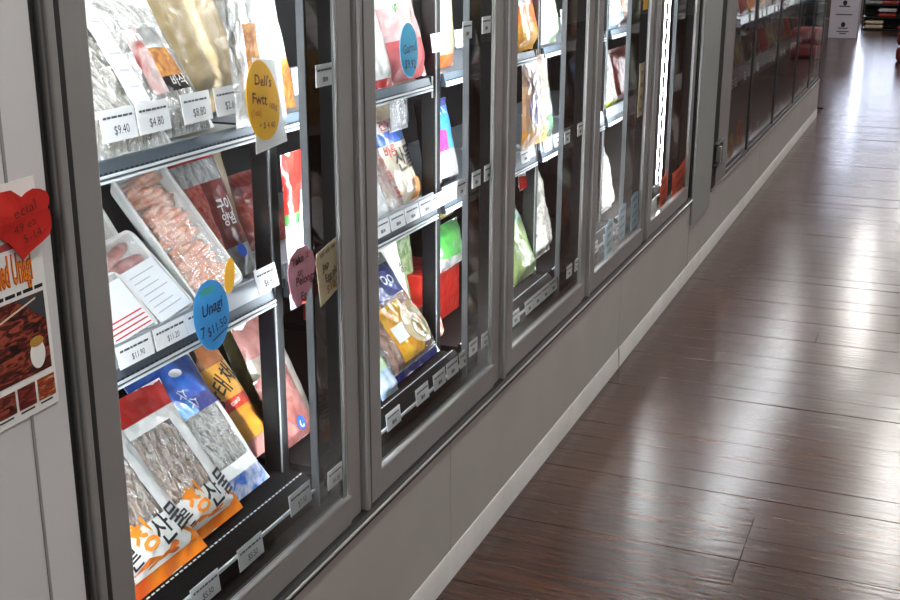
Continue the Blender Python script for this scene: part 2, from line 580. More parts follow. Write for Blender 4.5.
def shelf(k, z, top):
    y0, y1 = S[k] + .022, S[k + 1] - (.062 if top else .030)
    if k == 4: y1 = 4.85
    o = box('shelf', 'shelf_grey', fz, -.60, -.17, y0, y1, z - .016, z - .004, .002)
    lo = -.028 if top else -.033
    MB().prism([(-.172, z + .002), (-.165, z + .002), (-.158, z + lo + .004), (-.158, z + lo), (-.172, z + lo)], y0, y1).build('shelf_lip', 'lip_blue', o)
    for dz in (.0005, .008):
        box('lip_line', 'lip_white', o, -.1585, -.1555, y0, y1, z + lo + dz, z + lo + dz + .0035)
    sl = MB()
    n = int((y1 - y0) / .012)
    for q in range(n):
        yy = y0 + .006 + q * .012
        sl.box(-.1572, -.1565, yy, yy + .007, z + lo + .0125, z + lo + .0155)
    s = sl.build('slot_row', 'slot_dark', o); s['kind'] = 'stuff'
    if top:
        box('end_bracket', 'post_black', o, -.20, -.160, y1 + .0005, y1 + .012, z - .045, z + .004)
    if not top:
        MB().prism([(-.166, z - .008), (-.163, z - .009), (-.168, z + .030), (-.171, z + .031)], y0, y1).build('ticket_rail', 'shelf_grey', o)
    return o
for k in range(5):
    shelf(k, T_, True); shelf(k, M_, False)
    y0, y1 = S[k] + .02, S[k + 1] - .02
    dk = box('bottom_deck', 'case_black', fz, -.66, -.122, y0, y1, D_ - .02, D_ - .004, .002)
    MB().prism([(-.124, D_ + .004), (-.118, D_ + .004), (-.092, D_ - .018), (-.092, D_ - .055), (-.124, D_ - .055)], y0, y1).build('deck_lip', 'case_black', dk)
    MB().prism([(-.0925, D_ - .0205), (-.086, D_ - .0185), (-.086, D_ - .0245), (-.0925, D_ - .0265)], y0, y1).build('ticket_rail', 'lip_white', dk)
    sl = MB()
    for q in range(int((y1 - y0) / .0125)):
        yy = y0 + .004 + q * .0125
        sl.box(-.1205, -.1180, yy, yy + .0075, D_ + .0040, D_ + .0048)
    s = sl.build('slot_row', 'lip_white', dk); s['kind'] = 'stuff'

# filler post between the two freezers
fp = box('end_filler', 'mullion_grey', None, .0006, .012, 4.925, 5.335, .25, 2.2, .004)
finish(fp, 'plain pale grey filler panel closing the joint between the two freezers', 'panel')
bpy.data.objects['end_filler'].data.materials[0] = mat('filler_grey', '9b9f9d', .45, .2, .06, 3)

# ------------------------------------------------------------------ second freezer
f2 = empty('display_freezer', (0, 0, 0), 'far glass-door freezer with slim black door edges beyond the grey filler panel', 'freezer')
S2 = [5.79, 6.50, 7.52, 8.56, 9.52, 10.36]
box('back_panel', 'case_inside', f2, DEPTH - .03, DEPTH, 4.935, 10.36, .1, 2.2)
box('end_panel', 'frame_grey', f2, DEPTH, -.002, 10.36, 10.39, 0, 2.2)
box('end_panel', 'case_inside', f2, DEPTH, -.05, 4.936, 4.96, .1, 2.2)
box('roof_panel', 'frame_grey', f2, DEPTH, 0, 4.935, 10.39, 2.06, 2.25)
for a, b in ((4.935, 7.0), (7.0, 8.7), (8.7, 10.36)):
    box('kick_panel', 'kick_grey', f2, -.03, 0, a + .001, b - .001, 0, .30, .001)
box('ledge', 'bright_alu', f2, -.03, .006, 5.42, 10.36, .3005, .310)
box('black_gap', 'gasket_black', f2, -.03, -.0005, 5.30, 5.515, .311, 2.1)
box('jamb', 'frame_grey', f2, -.03, .002, 5.516, 5.785, .312, 2.1, .003)
lt = box('latch', 'frame_dark', f2, .0005, .022, 5.40, 5.58, .415, .425, .002)
box('latch_plate', 'frame_dark', lt, .0005, .020, 5.40, 5.58, .515, .525, .002)
box('latch_bar', 'mullion_grey', lt, .006, .020, 5.55, 5.58, .425, .515, .002)
box('latch_tongue', 'bright_alu', lt, .004, .026, 5.46, 5.49, .435, .505, .002)
for i in range(5):
    y0, y1 = S2[i] + .002, S2[i + 1] - .002
    d = MB()
    d.box(-.013, -.002, y0, y0 + .022, .311, 2.03)
    d.box(-.013, -.002, y1 - .022, y1, .311, 2.03)
    d.box(-.013, -.002, y0 + .0221, y1 - .0221, .311, .330)
    d.box(-.013, -.002, y0 + .0221, y1 - .0221, 1.98, 2.03)
    o = d.build('door', 'frame_dark', f2)
    g = box('glass_pane', 'glass_back', o, -.011, -.007, y0 + .0225, y1 - .0225, .3305, 1.9795)
    g.data.materials.append(MATS['far_glass'])
    for q in g.data.polygons:
        if q.normal.x > .9: q.material_index = 1
    box('deck', 'shelf_grey', f2, -.66, -.04, y0, y1, .30, .32)
    cl = box('fill_lamp', 'lip_white', f2, -.12, -.045, y0 + .05, y1 - .05, 2.02, 2.055)  # unseen lamp added to brighten the far tickets and shelves
    box('fill_lamp_tube', 'fill_glow_far', cl, -.11, -.055, y0 + .08, y1 - .08, 2.005, 2.0195)
    for z in (.69, .99):
        o = box('shelf', 'shelf_grey', f2, -.62, -.076, y0 + .02, y1 - .02, z - .015, z - .003)
        box('shelf_lip', 'lip_blue', o, -.0755, -.068, y0 + .02, y1 - .02, z - .028, z)

# ------------------------------------------------------------------ price tickets
def ticket(x, y, z, label, group, price=None, w=.070, h=.042, lean=8, lines=1, mirror=None):
    t = empty('price_ticket', (0, 0, 0), label, 'price ticket', group)
    place(t, x, y, z, lean)
    MB().box(-w / 2, w / 2, -h / 2, h / 2, -.0012, 0).build('card', 'ticket', t)
    pl = MB()
    yy = h * .24
    xx = -w * .42
    while xx < w * .40:
        L = random.uniform(.05, .16) * w
        pl.box(xx, min(xx + L, w * .43), yy - .0016, yy + .0016, 0, .0005)
        xx += L + .03 * w
    pl.build('printed_line', mat('ink_soft', '4a4a4e', .6), t)
    if price:
        text('printed_price', price, 'ink', t, .004, -h * .18, h * .40, sx=.85, bold=.0, lift=.0006)
    else:
        MB().box(-w * .13, w * .03, -h * .30, -h * .08, 0, .0005).box(w * .06, w * .16, -h * .28, -h * .1, 0, .0005).build('printed_price', mat('ink_pale', '77777b', .6), t)
    return t
G1 = 'price tickets on the top shelves'
for y, pr, lb in ((1.381, '$9.40', 'white price ticket reading $9.40 on the top shelf'), (1.464, '$4.80', 'white price ticket reading $4.80 on the top shelf'),
                  (1.577, '$8.80', 'white price ticket reading $8.80 on the top shelf'), (1.669, '$2.60', 'white price ticket reading $2.60 left of the yellow oval sign')):
    ticket(-.163, y, 1.158, lb, G1, pr, .078, .046)
ticket(-.163, 1.921, 1.165, 'white price ticket on the top shelf just past the yellow oval sign', G1, '$3.20', .075, .046)
for y in (2.05, 2.555, 2.70, 2.86):
    ticket(-.163, y, 1.185, 'white price ticket on the top shelf behind the second glass door', 'price tickets on the top shelf of the second door', None, .07, .042)
for y in (3.55, 3.72, 3.9):
    ticket(-.163, y, 1.19, 'white price ticket on the top shelf behind the third glass door', 'price tickets on the top shelf of the third door', None, .07, .042)
G2 = 'price tickets on the middle shelves'
for y, pr in ((1.372, '$11.90'), (1.462, '$11.20'), (1.548, '$6.40')):
    ticket(-.158, y, .819, 'grey-white price ticket reading %s on the middle shelf rail' % pr, G2, pr, .084, .034, 10)
ticket(-.150, 1.742, .836, 'price ticket in a raised clear holder right of the blue oval sign', G2, '$6.90', .07, .042, 12)
for y in (2.235, 2.315, 2.395, 2.475, 2.545):
    ticket(-.158, y, .817, 'white price ticket on the middle shelf rail behind the second glass door', 'price tickets on the middle shelf of the second door', None, .072, .034, 10)
for y in (2.62, 2.70, 2.79, 2.88):
    ticket(-.158, y, .819, 'white price ticket on the middle shelf rail right of the sky-blue snack bag', 'price tickets right of the sky-blue bag', None, .072, .034, 10)
for y in (3.19, 3.40, 3.50, 3.60, 3.68, 3.77):
    ticket(-.158, y, .818, 'white price ticket on the middle shelf rail behind the third glass door', 'price tickets on the middle shelf of the third door', None, .07, .034, 10)
for y in (4.36, 4.55, 5.0 - .2):
    ticket(-.158, y, .825, 'white price ticket on the middle shelf behind the fourth and fifth glass doors', 'price tickets on the far middle shelves', None, .07, .034, 10)
for lb, gr, spots in (('ticket reflection built as a white card inside the first glass door by its right edge, above the notes', 'ticket reflections built as cards in the first door', ((1.732, 1.199),)),
        ('ticket reflection built as a white card inside the second glass door along its right edge', 'ticket reflections built as cards in the second door', ((2.370, 1.229), (2.484, 1.233), (2.341, 0.896), (2.431, 0.900), (2.508, 0.902), (2.421, 0.506), (2.501, 0.500),)),
        ('ticket reflection built as a white card inside the third glass door along its right edge', 'ticket reflections built as cards in the third door', ((3.131, 0.891), (3.259, 0.895), (3.194, 0.491), (3.276, 0.491),))):
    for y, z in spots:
        ticket(-.0172, y, z, lb, gr, None, .052 if y > 1.8 else .06, .036, 0)  # reflections of tickets in the mullions, built as solid cards on the glass
G3 = 'price tickets along the bottom rail'
for y, lb, pr, dz in ((1.404, 'white price ticket hanging below the dried fish bag with the red fins', '$5.50', -.010), (1.541, 'white price ticket hanging below the gap between the two orange-footed fish bags', '$5.50', -.010),
                  (1.715, 'white price ticket below the dark rack post on the bottom rail', '$7.50', .010)):
    ticket(-.083, y, .421 + dz, lb, G3, pr, .078, .040, 6)
ticket(-.0170, 1.728, .482, 'ticket reflection built as a white card low on the first door seam', G3, '$6.80', .055, .036, 0)  # reflection of a rail ticket, put on the glass as a card
for y in (2.121, 2.275, 2.375, 2.455, 2.535, 2.64):
    ticket(-.083, y, .433, 'white price ticket on the bottom rail behind the second glass door', 'price tickets on the bottom rail of the second door', None, .07, .038, 6)
for y in (2.91, 3.03, 3.105, 3.18, 3.255, 3.40, 3.49):
    ticket(-.083, y, .424, 'white price ticket on the bottom rail behind the third glass door', 'price tickets on the bottom rail of the third door', None, .07, .038, 6)
for y in (3.72, 3.86, 4.02, 4.2):
    ticket(-.083, y, .43, 'white price ticket on the bottom rail behind the pale blue cards', 'price tickets on the bottom rail of the fourth door', None, .07, .038, 6)
ORD = ('first', 'second', 'third', 'fourth', 'fifth')
for k in range(5):
    for z, n in ((.36, 3), (.71, 5), (1.01, 5)):
        for q in range(n):
            if random.random() < .12: continue
            y = S2[k] + .12 + (q + random.uniform(-.12, .12)) * (S2[k + 1] - S2[k] - .2) / n
            ticket(-.062 if z > .5 else -.045, y, z + random.uniform(-.006, .006), 'small white price ticket on the %s behind the %s door of the far freezer' % ({.36: 'bottom deck', .71: 'lower shelf', 1.01: 'upper shelf'}[z], ORD[k]), 'price tickets inside the far freezer, %s door' % ORD[k], None, .075, .045, 5)

# ------------------------------------------------------------------ packaged food
def bagsurf(w, h, t, seed, amp):
    def n(x, y):
        s = 2 * x / w; v = y / h
        e = max(0, 1 - abs(s) ** 2.4) ** .6
        ve = ss(v / .16) * ss((1 - v) / .22) * (1.18 - .45 * v)
        c = noise.noise(Vector((x * 22, y * 15, seed * 3.7))) + .6 * (1 - 2 * abs(noise.noise(Vector((x * 34 + y * 13, y * 20 - x * 9, seed * 1.3)))))
        return t * .62 * e * ve + amp * c * (.25 + .75 * e)
    return n

def bag(name, label, x, y, z, w, h, t, lean, zones, yaw=0, roll=0, seed=None, amp=.0028, texts=(), group=None, cat='bag', back='white_plastic', pinch=.05):
    seed = seed if seed is not None else (hash((round(y, 3), round(z, 3), round(w, 3))) % 97)
    b = empty(name, (0, 0, 0), label, cat, group)
    place(b, x, y, z, lean, yaw, roll)
    f = bagsurf(w, h, t, seed, amp)
    def out(x0, y0):
        v = y0 / h
        k = 1 - pinch * ss(v / .2) * ss((1 - v) / .25)
        return x0 * k + .0035 * noise.noise(Vector((x0 * 5, y0 * 22, seed)))
    for (u0, u1, v0, v1, nm, m) in zones:
        nu = max(2, int((u1 - u0) * 11)); nv = max(2, int((v1 - v0) * 26))
        V = []; F = []
        for j in range(nv + 1):
            for i in range(nu + 1):
                X = (u0 + (u1 - u0) * i / nu) * w / 2; Yv = (v0 + (v1 - v0) * j / nv) * h
                V.append((out(X, Yv), Yv, f(X, Yv)))
        for j in range(nv):
            for i in range(nu):
                a = j * (nu + 1) + i
                F.append((a, a + 1, a + nu + 2, a + nu + 1))
        pymesh(nm, V, F, m, b, True)
    V = []; F = []; nu, nv = 8, 12
    for j in range(nv + 1):
        for i in range(nu + 1):
            X = (-1 + 2 * i / nu) * w / 2; Yv = j / nv * h
            V.append((out(X, Yv), Yv, -.55 * f(X, Yv) - .001 + .55 * amp))
    for j in range(nv):
        for i in range(nu):
            a = j * (nu + 1) + i
            F.append((a, a + nu + 1, a + nu + 2, a + 1))
    pymesh('back_panel', V, F, back, b, True)
    for tx in texts:
        nm, body, m, X, Yv, size = tx[:6]
        kw = tx[6] if len(tx) > 6 else {}
        text(nm, body, m, b, X, Yv, size, surf=f, lift=.0022, **kw)
    return b, f

def fish_fill(parent, f, x0, x1, y0, y1, n, L, r, mats, seed, name='dried_fish', ang=(50, 130), depth=.006):
    """many small spindles under the film"""
    rnd = random.Random(seed)
    V = []; F = []
    for q in range(n):
        cx, cy = rnd.uniform(x0, x1), rnd.uniform(y0, y1)
        a = math.radians(rnd.uniform(*ang)); l = L * rnd.uniform(.6, 1.15); rr = r * rnd.uniform(.7, 1.2)
        bend = rnd.uniform(-.25, .25) * l
        base = len(V)
        dz = rnd.uniform(-depth, -.0018)
        K = 5
        for k in range(K):
            s = k / (K - 1)
            px = (s - .5) * l; py = bend * (s - .5) ** 2 * 4
            rad = rr * max(.12, math.sin(math.pi * min(1, s * .85 + .12)))
            X0 = cx + px * math.cos(a) - py * math.sin(a); Y0 = cy + px * math.sin(a) + py * math.cos(a)
            nx, ny = -math.sin(a), math.cos(a)
            zc = f(X0, Y0) + dz
            V += [(X0 + nx * rad, Y0 + ny * rad, zc), (X0, Y0, zc + rad * .7), (X0 - nx * rad, Y0 - ny * rad, zc)]
        for k in range(K - 1):
            i = base + k * 3
            F += [(i, i + 1, i + 4, i + 3), (i + 1, i + 2, i + 5, i + 4)]
    o = pymesh(name, V, F, mats, parent, True)
    o['kind'] = 'stuff'
    return o

def inner(parent, f, x0, x1, y0, y1, m, dz=-.007, name='lining'):
    V = []; F = []; nu, nv = 8, 12
    for j in range(nv + 1):
        for i in range(nu + 1):
            X = x0 + (x1 - x0) * i / nu; Yv = y0 + (y1 - y0) * j / nv
            V.append((X, Yv, f(X, Yv) + dz))
    for j in range(nv):
        for i in range(nu):
            a = j * (nu + 1) + i
            F.append((a, a + 1, a + nu + 2, a + nu + 1))
    return pymesh(name, V, F, m, parent, True)

def pl(name, col, **k):
    d = dict(rough=.3, var=.12, vscale=18, bump=.35, bscale=42, kind='crinkle', coat=.5)
    d.update(k)
    mat(name, col, **d)
    return name

pl('red_print', 'c8281c', col2='a81a14')
pl('orange_print', 'f08a1c', col2='d8541a', vscale=10)
pl('white_print', 'eeeeea')
pl('blue_print', '1f4fb4', col2='2a6fd0')
pl('skyblue_print', '3f9be0', col2='2a7fd0')
pl('navy_print', '24308c', col2='1b2470')
pl('gold_print', 'd8a13a', col2='b9782a', vscale=9)
pl('brown_print', '8a4f26', col2='a4642e', vscale=7)
pl('darkred_print', '7c2a20', col2='5a1f1a', vscale=12)
pl('pink_print', 'd89a94', col2='c07a78', vscale=20)
pl('green_print', '2f7f3c', col2='58a04a', vscale=16)
pl('tan_plastic', 'c4b08c', col2='9a845e', vscale=9, rough=.22, bump=.5, kind='noise', bscale=24)
pl('cream_print', 'ead9b8', col2='d8c49a')
pl('magenta_print', 'c03a78')
pl('black_print', '1d1a1c')
pl('silver_print', 'c8c8c6', col2='8f8d88', vscale=30, metal=.3)
pl('lightgreen_print', '9cc08a', col2='cfe0b8', vscale=22)
mat('anchovy_brown', 'ecd6c2', .3, 0, col2='b8917a', vscale=60)
mat('anchovy_silver', 'f2efe6', .3, .0, col2='bcb6a8', vscale=60)
mat('anchovy_bed', 'ae8d74', .6, 0, col2='c8a88e', vscale=80)
mat('silver_bed', 'aaa494', .6, 0, col2='c4beae', vscale=80)
mat('white_food', 'efe9dc', .5, 0, col2='d6cbb6', vscale=45, bump=.5, bscale=60)
mat('fried_food', 'd79a50', .5, 0, col2='a8602a', vscale=60, bump=.7, bscale=70)
mat('shrimp', 'f0c2a6', .3, 0, col2='de8c68', vscale=50, bump=.3, bscale=90)
mat('raw_meat', 'd79a90', .4, 0, col2='b06a62', vscale=36, bump=.3, bscale=60)
mat('foam', 'f1f0ec', .6, 0, .04, 60)
mat('print_red', 'c02020', .5)
mat('print_orange', 'ee8a1e', .5)
mat('print_blue', '2258c0', .5)
mat('print_white', 'f4f4f0', .5)
mat('print_gold', 'e2b24a', .5)
mat('sticker', 'f0f2f4', .35, 0, .03, 30)
mat('pale_ink', 'b9bcc2', .6)
mat('red_ink', 'd03030', .6)

# --- bottom deck, first door: three dried-fish bags, the gold pollack bag, a pink pack
def fishbag(label, x, y, w, h, lean, kind, seed, roll=0, yaw=0):
    if kind == 'orange':
        zones = [(-1, 1, 0, .07, 'footer', 'orange_print'), (-1, 1, .07, .27, 'text_panel', 'white_print'),
                 (.52, 1, .27, .74, 'side_margin', 'white_print'), (-1, .52, .27, .74, 'window', 'clear_film'),
                 (-1, 1, .74, .82, 'white_band', 'white_print'), (-1, 1, .82, 1, 'header', 'red_print')]
        tx = [('lettering', '산물', 'ink', .052, .20 * h, .054, dict(sx=.9, rot=8, bold=.012)),
              ('lettering', '청', 'print_orange', -.012, .215 * h, .058, dict(rot=8, bold=.02)),
              ('lettering', '바른', 'ink', -.072, .15 * h, .036, dict(rot=10, bold=.01))]
        fm, bed = 'anchovy_brown', 'anchovy_bed'
    else:
        zones = [(-1, 1, 0, .14, 'footer', pl('blue_dots', 'f0f2f6', col2='2f74d8', vscale=38)), (-1, 1, .14, .22, 'white_band', 'white_print'),
                 (.70, 1, .22, .60, 'side_margin', 'white_print'), (-1, .70, .22, .60, 'window', 'clear_film'),
                 (-1, .1, .60, .70, 'pale_band', 'skyblue_print'), (.1, 1, .60, .70, 'header_edge', 'navy_print'), (-1, 1, .70, 1, 'header', 'blue_print')]
        tx = [('lettering', '수수', 'print_white', .0, .70 * h, .03, dict(bold=-.005, rot=-60)), ('emblem', '●', 'print_white', .02, .88 * h, .022, dict(sx=1.9))]
        fm, bed = 'anchovy_silver', 'silver_bed'
    b, f = bag('dried_fish_bag', label, x, y, D_ + .003, w, h, .036, lean, zones, seed=seed, texts=tx, roll=roll, yaw=yaw, group='dried fish bags on the bottom deck')
    if kind == 'orange':
        # orange flame shapes that run up from the footer
        fl = [(-w * .46, .06 * h), (w * .46, .06 * h), (w * .46, .10 * h), (w * .33, .16 * h), (w * .2, .10 * h), (w * .02, .09 * h), (-w * .12, .13 * h), (-w * .3, .10 * h), (-w * .46, .12 * h)]
        me = flat('flame_print', fl, 'orange_print', b, .0006, .0016, f)
        inner(b, f, -.94 * w / 2, .52 * w / 2, .28 * h, .735 * h, bed)
        fish_fill(b, f, -.88 * w / 2, .46 * w / 2, .30 * h, .72 * h, 230, .036, .0034, fm, seed)
    else:
        inner(b, f, -.94 * w / 2, .7 * w / 2, .225 * h, .595 * h, bed)
        fish_fill(b, f, -.9 * w / 2, .64 * w / 2, .24 * h, .58 * h, 260, .03, .0026, fm, seed, ang=(90, 150))
    return b
fishbag('red-headed dried fish bag with orange foot standing before the other fish bags', -.128, 1.365, .225, .335, 38, 'orange', 3)
fishbag('red-topped dried anchovy bag with orange foot leaning beside the blue-topped fish bag', -.148, 1.522, .205, .275, 36, 'orange', 11)
fishbag('blue-topped bag of silver dried anchovies with white foot', -.168, 1.650, .20, .290, 36, 'blue', 21)
b, f = bag('dried_pollack_bag', 'brown and gold bag with black handwriting-style lettering behind the blue-topped fish bag', -.236, 1.802, D_ + .003, .18, .30, .03, 34,
    [(-1, 1, 0, .12, 'footer', 'pink_print'), (-1, 1, .12, .34, 'lower_panel', 'gold_print'), (-1, 1, .34, .42, 'red_band', 'red_print'), (-1, 1, .42, .66, 'text_panel', 'gold_print'), (-1, 1, .66, 1, 'header', 'brown_print')],
    seed=5, texts=[('lettering', '황태채', 'ink', .012, .50 * .30, .052, dict(sx=.9, rot=24, bold=.012)), ('small_print', 'ㅁㅂㅁ', 'print_white', .02, .38 * .3, .014, dict(rot=6)), ('emblem', '●', 'ink', -.03, .78 * .3, .06, dict(sx=1.2))])
bag('pink_fish_pack', 'pale pink flat pack with a green corner behind the gold bag', -.335, 1.83, D_ + .003, .17, .33, .03, 34,
    [(-1, 1, 0, .85, 'body', pl('dusty_pink', 'b07a72', col2='8f5c56')), (-1, 1, .85, 1, 'header', 'green_print')], seed=8)
# packs of the next bay seen between post and door seam
bag('pink_fillet_pack', 'pink pack with a round blue emblem just past the first rack post', -.20, 1.925, D_ + .003, .13, .15, .028, 26,
    [(-1, 1, 0, 1, 'body', pl('fillet_print', 'a87068', col2='7c4440', vscale=30))], seed=14, texts=[('emblem', '●', 'print_blue', .0, .03, .04), ('emblem_ring', 'O', 'print_white', 0, .03, .022)])
pl('dim_white', 'b8b0a4', col2='8c8478')
bag('white_pouch', 'white pouch leaning above the pink pack with the blue emblem', -.245, 1.985, D_ + .003, .15, .24, .028, 24,
    [(-1, 1, 0, .7, 'body', 'dim_white'), (-1, 1, .7, 1, 'header', 'dusty_pink')], seed=15)
bag('olive_pouch', 'pale olive pouch behind the white pouch past the first rack post', -.30, 2.0, D_ + .003, .16, .31, .028, 22,
    [(-1, 1, 0, .8, 'body', pl('olive_print', '8a8a5c', col2='6e6a48')), (-1, 1, .8, 1, 'header', 'silver_print')], seed=16)

# --- middle shelf, first door
def tray(name, label, x, y, z, w, h, dep, lean, kind, yaw=0, roll=0, group='foam trays on the middle shelf'):
    t = empty(name, (0, 0, 0), label, 'tray', group)
    place(t, x, y, z, lean, yaw, roll)
    def loop(wx, hy, zz, r, n=5):
        out = []
        for cx, cy, a0 in ((1, 1, 0), (-1, 1, 90), (-1, -1, 180), (1, -1, 270)):
            for k in range(n):
                a = math.radians(a0 + 90 * k / (n - 1))
                out.append((cx * (wx - r) + r * math.cos(a), h / 2 + cy * (hy - r) + r * math.sin(a), zz))
        return out
    loops = [loop(w / 2 - .014, h / 2 - .014, 0, .012), loop(w / 2 - .002, h / 2 - .002, dep - .003, .016), loop(w / 2, h / 2, dep, .017), loop(w / 2 - .005, h / 2 - .005, dep + .001, .015), loop(w / 2 - .016, h / 2 - .016, .005, .011)]
    N = len(loops[0]); V = [p for l in loops for p in l]; F = []
    for k in range(len(loops) - 1):
        for i in range(N):
            F.append((k * N + i, k * N + (i + 1) % N, (k + 1) * N + (i + 1) % N, (k + 1) * N + i))
    F.append(tuple(range(N))[::-1]); F.append(tuple(4 * N + i for i in range(N)))
    pymesh('foam_tray', V, F, 'foam', t)
    rnd = random.Random(int(y * 1000))
    n = 21 if kind == 'shrimp' else 7
    iw, ih = w / 2 - .018, h / 2 - .02
    for k in range(n):
        cy = h / 2 - ih + (k + .5) * 2 * ih / n
        V = []; F = []; K = 8
        hw = ih / n * (1.45 if kind == 'shrimp' else 1.2)
        tilt = rnd.uniform(-.35, .35) + .2
        for i in range(K + 1):
            s = i / K * 2 - 1
            arch = dep * .55 + .006 * math.sin(k * 1.7 + i * .8) + .004 * rnd.random() + .006 * (1 - s * s)
            for q, dz in ((-1, 0), (-.35, .0065), (.4, .006), (1, 0)):
                V.append((s * iw * .97, cy + q * hw * (1 - .25 * s * s) + tilt * s * .02, max(.006, arch - .006 + dz)))
        for i in range(K):
            for q in range(3):
                a = i * 4 + q
                F.append((a, a + 4, a + 5, a + 1))
        pymesh('slice' if kind != 'shrimp' else 'shrimp', V, F, 'shrimp' if kind == 'shrimp' else 'raw_meat', t, True)
    # stretched film
    V = []; F = []; nu, nv = 10, 16
    for j in range(nv + 1):
        for i in range(nu + 1):
            s = i / nu * 2 - 1; v = j / nv * 2 - 1
            V.append((s * (w / 2 + .002), h / 2 + v * (h / 2 + .002), dep + .003 - .004 * (1 - s ** 4) * (1 - v ** 4) * rnd.uniform(.4, 1.2) - (.012 if abs(s) == 1 or abs(v) == 1 else 0)))
    for j in range(nv):
        for i in range(nu):
            a = j * (nu + 1) + i
            F.append((a, a + 1, a + nu + 2, a + nu + 1))
    pymesh('wrap_film', V, F, 'tight_film', t, True)
    return t, dep
tray('shrimp_tray', 'large white foam tray of peeled orange shrimp under film', -.205, 1.654, M_ + .008, .150, .262, .028, 36, 'shrimp', roll=4)
t, dep = tray('meat_tray', 'foam tray of pink sliced meat with a large white sticker', -.194, 1.488, M_ + .006, .165, .165, .024, 42, 'meat', roll=6)
flat('sticker', rect(-.025, .068, .006, .105), 'sticker', t, .0006, dep + .0045)
for k in range(7):
    flat('printed_line', rect(-.014, .055 - .012 * (k % 3), .020 + k * .0115, .0218 + k * .0115), 'pale_ink', t, .0003, dep + .0052)
t, dep = tray('meat_tray', 'small foam tray with red-striped sticker beside the white-stickered meat tray', -.184, 1.392, M_ + .006, .13, .115, .022, 40, 'meat', roll=4)
flat('sticker', rect(-.05, .052, .012, .10), 'sticker', t, .0006, dep + .0045)
for k in range(4):
    flat('printed_stripe', rect(-.045, .048, .016 + k * .008, .0183 + k * .008), 'red_ink', t, .0003, dep + .0052)
tray('meat_tray', 'foam tray of pale meat leaning behind the white-stickered meat tray', -.262, 1.480, M_ + .006, .16, .25, .024, 30, 'meat', roll=5)
bag('red_marinade_pack', 'dark red pack with white lettering and orange top beside the shrimp tray', -.245, 1.792, M_ + .004, .150, .265, .03, 22,
    [(-1, -.3, 0, .70, 'net_panel', pl('net_red', 'b8453c', col2='d88a80', vscale=70)), (-.3, 1, 0, .22, 'lower_panel', 'silver_print'), (-.3, 1, .22, .70, 'text_panel', 'darkred_print'), (-1, 1, .70, .86, 'clear_top', 'milky_film'), (-1, 1, .86, 1, 'header', 'red_print')],
    seed=31, texts=[('lettering', '구이', 'print_white', .022, .135, .030, dict(bold=.02)), ('lettering', '양념', 'print_white', .022, .108, .026, dict(bold=.02)), ('emblem', '●', 'print_blue', .02, .045, .035)])
bag('beige_pouch', 'beige translucent pouch behind the dark red pack', -.31, 1.87, M_ + .004, .14, .25, .025, 14,
    [(-1, 1, 0, 1, 'body', 'tan_plastic')], seed=33)
bag('red_sachet', 'tall narrow red and white sachet standing past the first rack post', -.138, 1.842, M_ - .045, .085, .285, .012, 2,
    [(-1, 1, 0, .30, 'footer', 'red_print'), (-1, 1, .30, .55, 'white_panel', 'white_print'), (-1, 1, .55, .62, 'dark_band', 'green_print'), (-1, 1, .62, 1, 'header', 'red_print')], seed=35,
    texts=[('lettering', '/', 'print_white', .005, .175, .09, dict(bold=.03))])
bag('maroon_pouch', 'maroon pouch lying low behind the narrow red sachet', -.32, 2.03, M_ + .004, .2, .16, .03, 25, [(-1, 1, 0, 1, 'body', 'darkred_print')], seed=36)

# --- top shelf, first door
b, f = bag('noodle_bag', 'clear bag of white pieces with a long white sticker on the top shelf', -.175, 1.425, T_ + .002, .19, .28, .04, 32,
    [(-1, 1, 0, 1, 'film', 'clear_film')], seed=41, back='white_plastic', amp=.004)
inner(b, f, -.085, .085, .012, .26, 'white_food', -.008, 'contents')
fish_fill(b, f, -.08, .08, .02, .25, 130, .03, .006, 'white_food', 41, 'white_pieces', (0, 180), .007)
def conform(name, x0, x1, y0, y1, m, b, f, lift, skew=0.):
    V = []; F = []; nu, nv = 5, 12
    for j in range(nv + 1):
        for i in range(nu + 1):
            Yv = y0 + (y1 - y0) * j / nv
            X = x0 + (x1 - x0) * i / nu + skew * (Yv - y0)
            V.append((X, Yv, f(X, Yv) + lift))
    for j in range(nv):
        for i in range(nu):
            a = j * (nu + 1) + i
            F.append((a, a + 1, a + nu + 2, a + nu + 1))
    return pymesh(name, V, F, m, b, True)
conform('sticker', .022, .075, .03, .245, 'sticker', b, f, .003, -.02)
for k in range(6):
    conform('printed_line', .034 - .001 * k, .062, .06 + k * .028, .064 + k * .028, 'pale_ink', b, f, .004)
bag('tan_bag', 'big crumpled tan plastic bag at the back of the top shelf', -.30, 1.755, T_ + .002, .42, .37, .06, 20, [(-1, 1, 0, 1, 'body', 'tan_plastic')], seed=43, amp=.009, back='tan_plastic')
b, f = bag('fried_snack_bag', 'clear bag with printed crispy orange food and a red spoon mark', -.20, 1.588, T_ + .002, .175, .255, .04, 30,
    [(-1, 1, 0, .26, 'footer', 'milky_film'), (-1, -.55, .26, .70, 'side_film', 'milky_film'), (-.55, -.15, .26, .70, 'red_panel', pl('rose_print', 'a0423c', col2='e0d0cc', vscale=16)), (-.15, .55, .26, .36, 'dark_panel', 'black_print'), (-.15, .55, .36, .56, 'food_print', 'fried_food'), (-.15, .55, .56, .70, 'pale_panel', 'silver_print'), (.55, 1, .26, .70, 'side_film', 'milky_film'), (-1, 1, .70, 1, 'header', 'milky_film')],
    seed=45, amp=.005, texts=[('lettering', '바삭', 'print_white', .02, .080, .022, dict(bold=.01)), ('small_print', 'mm', 'print_white', -.03, .165, .026)])
inner(b, f, -.08, .08, .012, .24, 'white_food', -.010, 'contents')
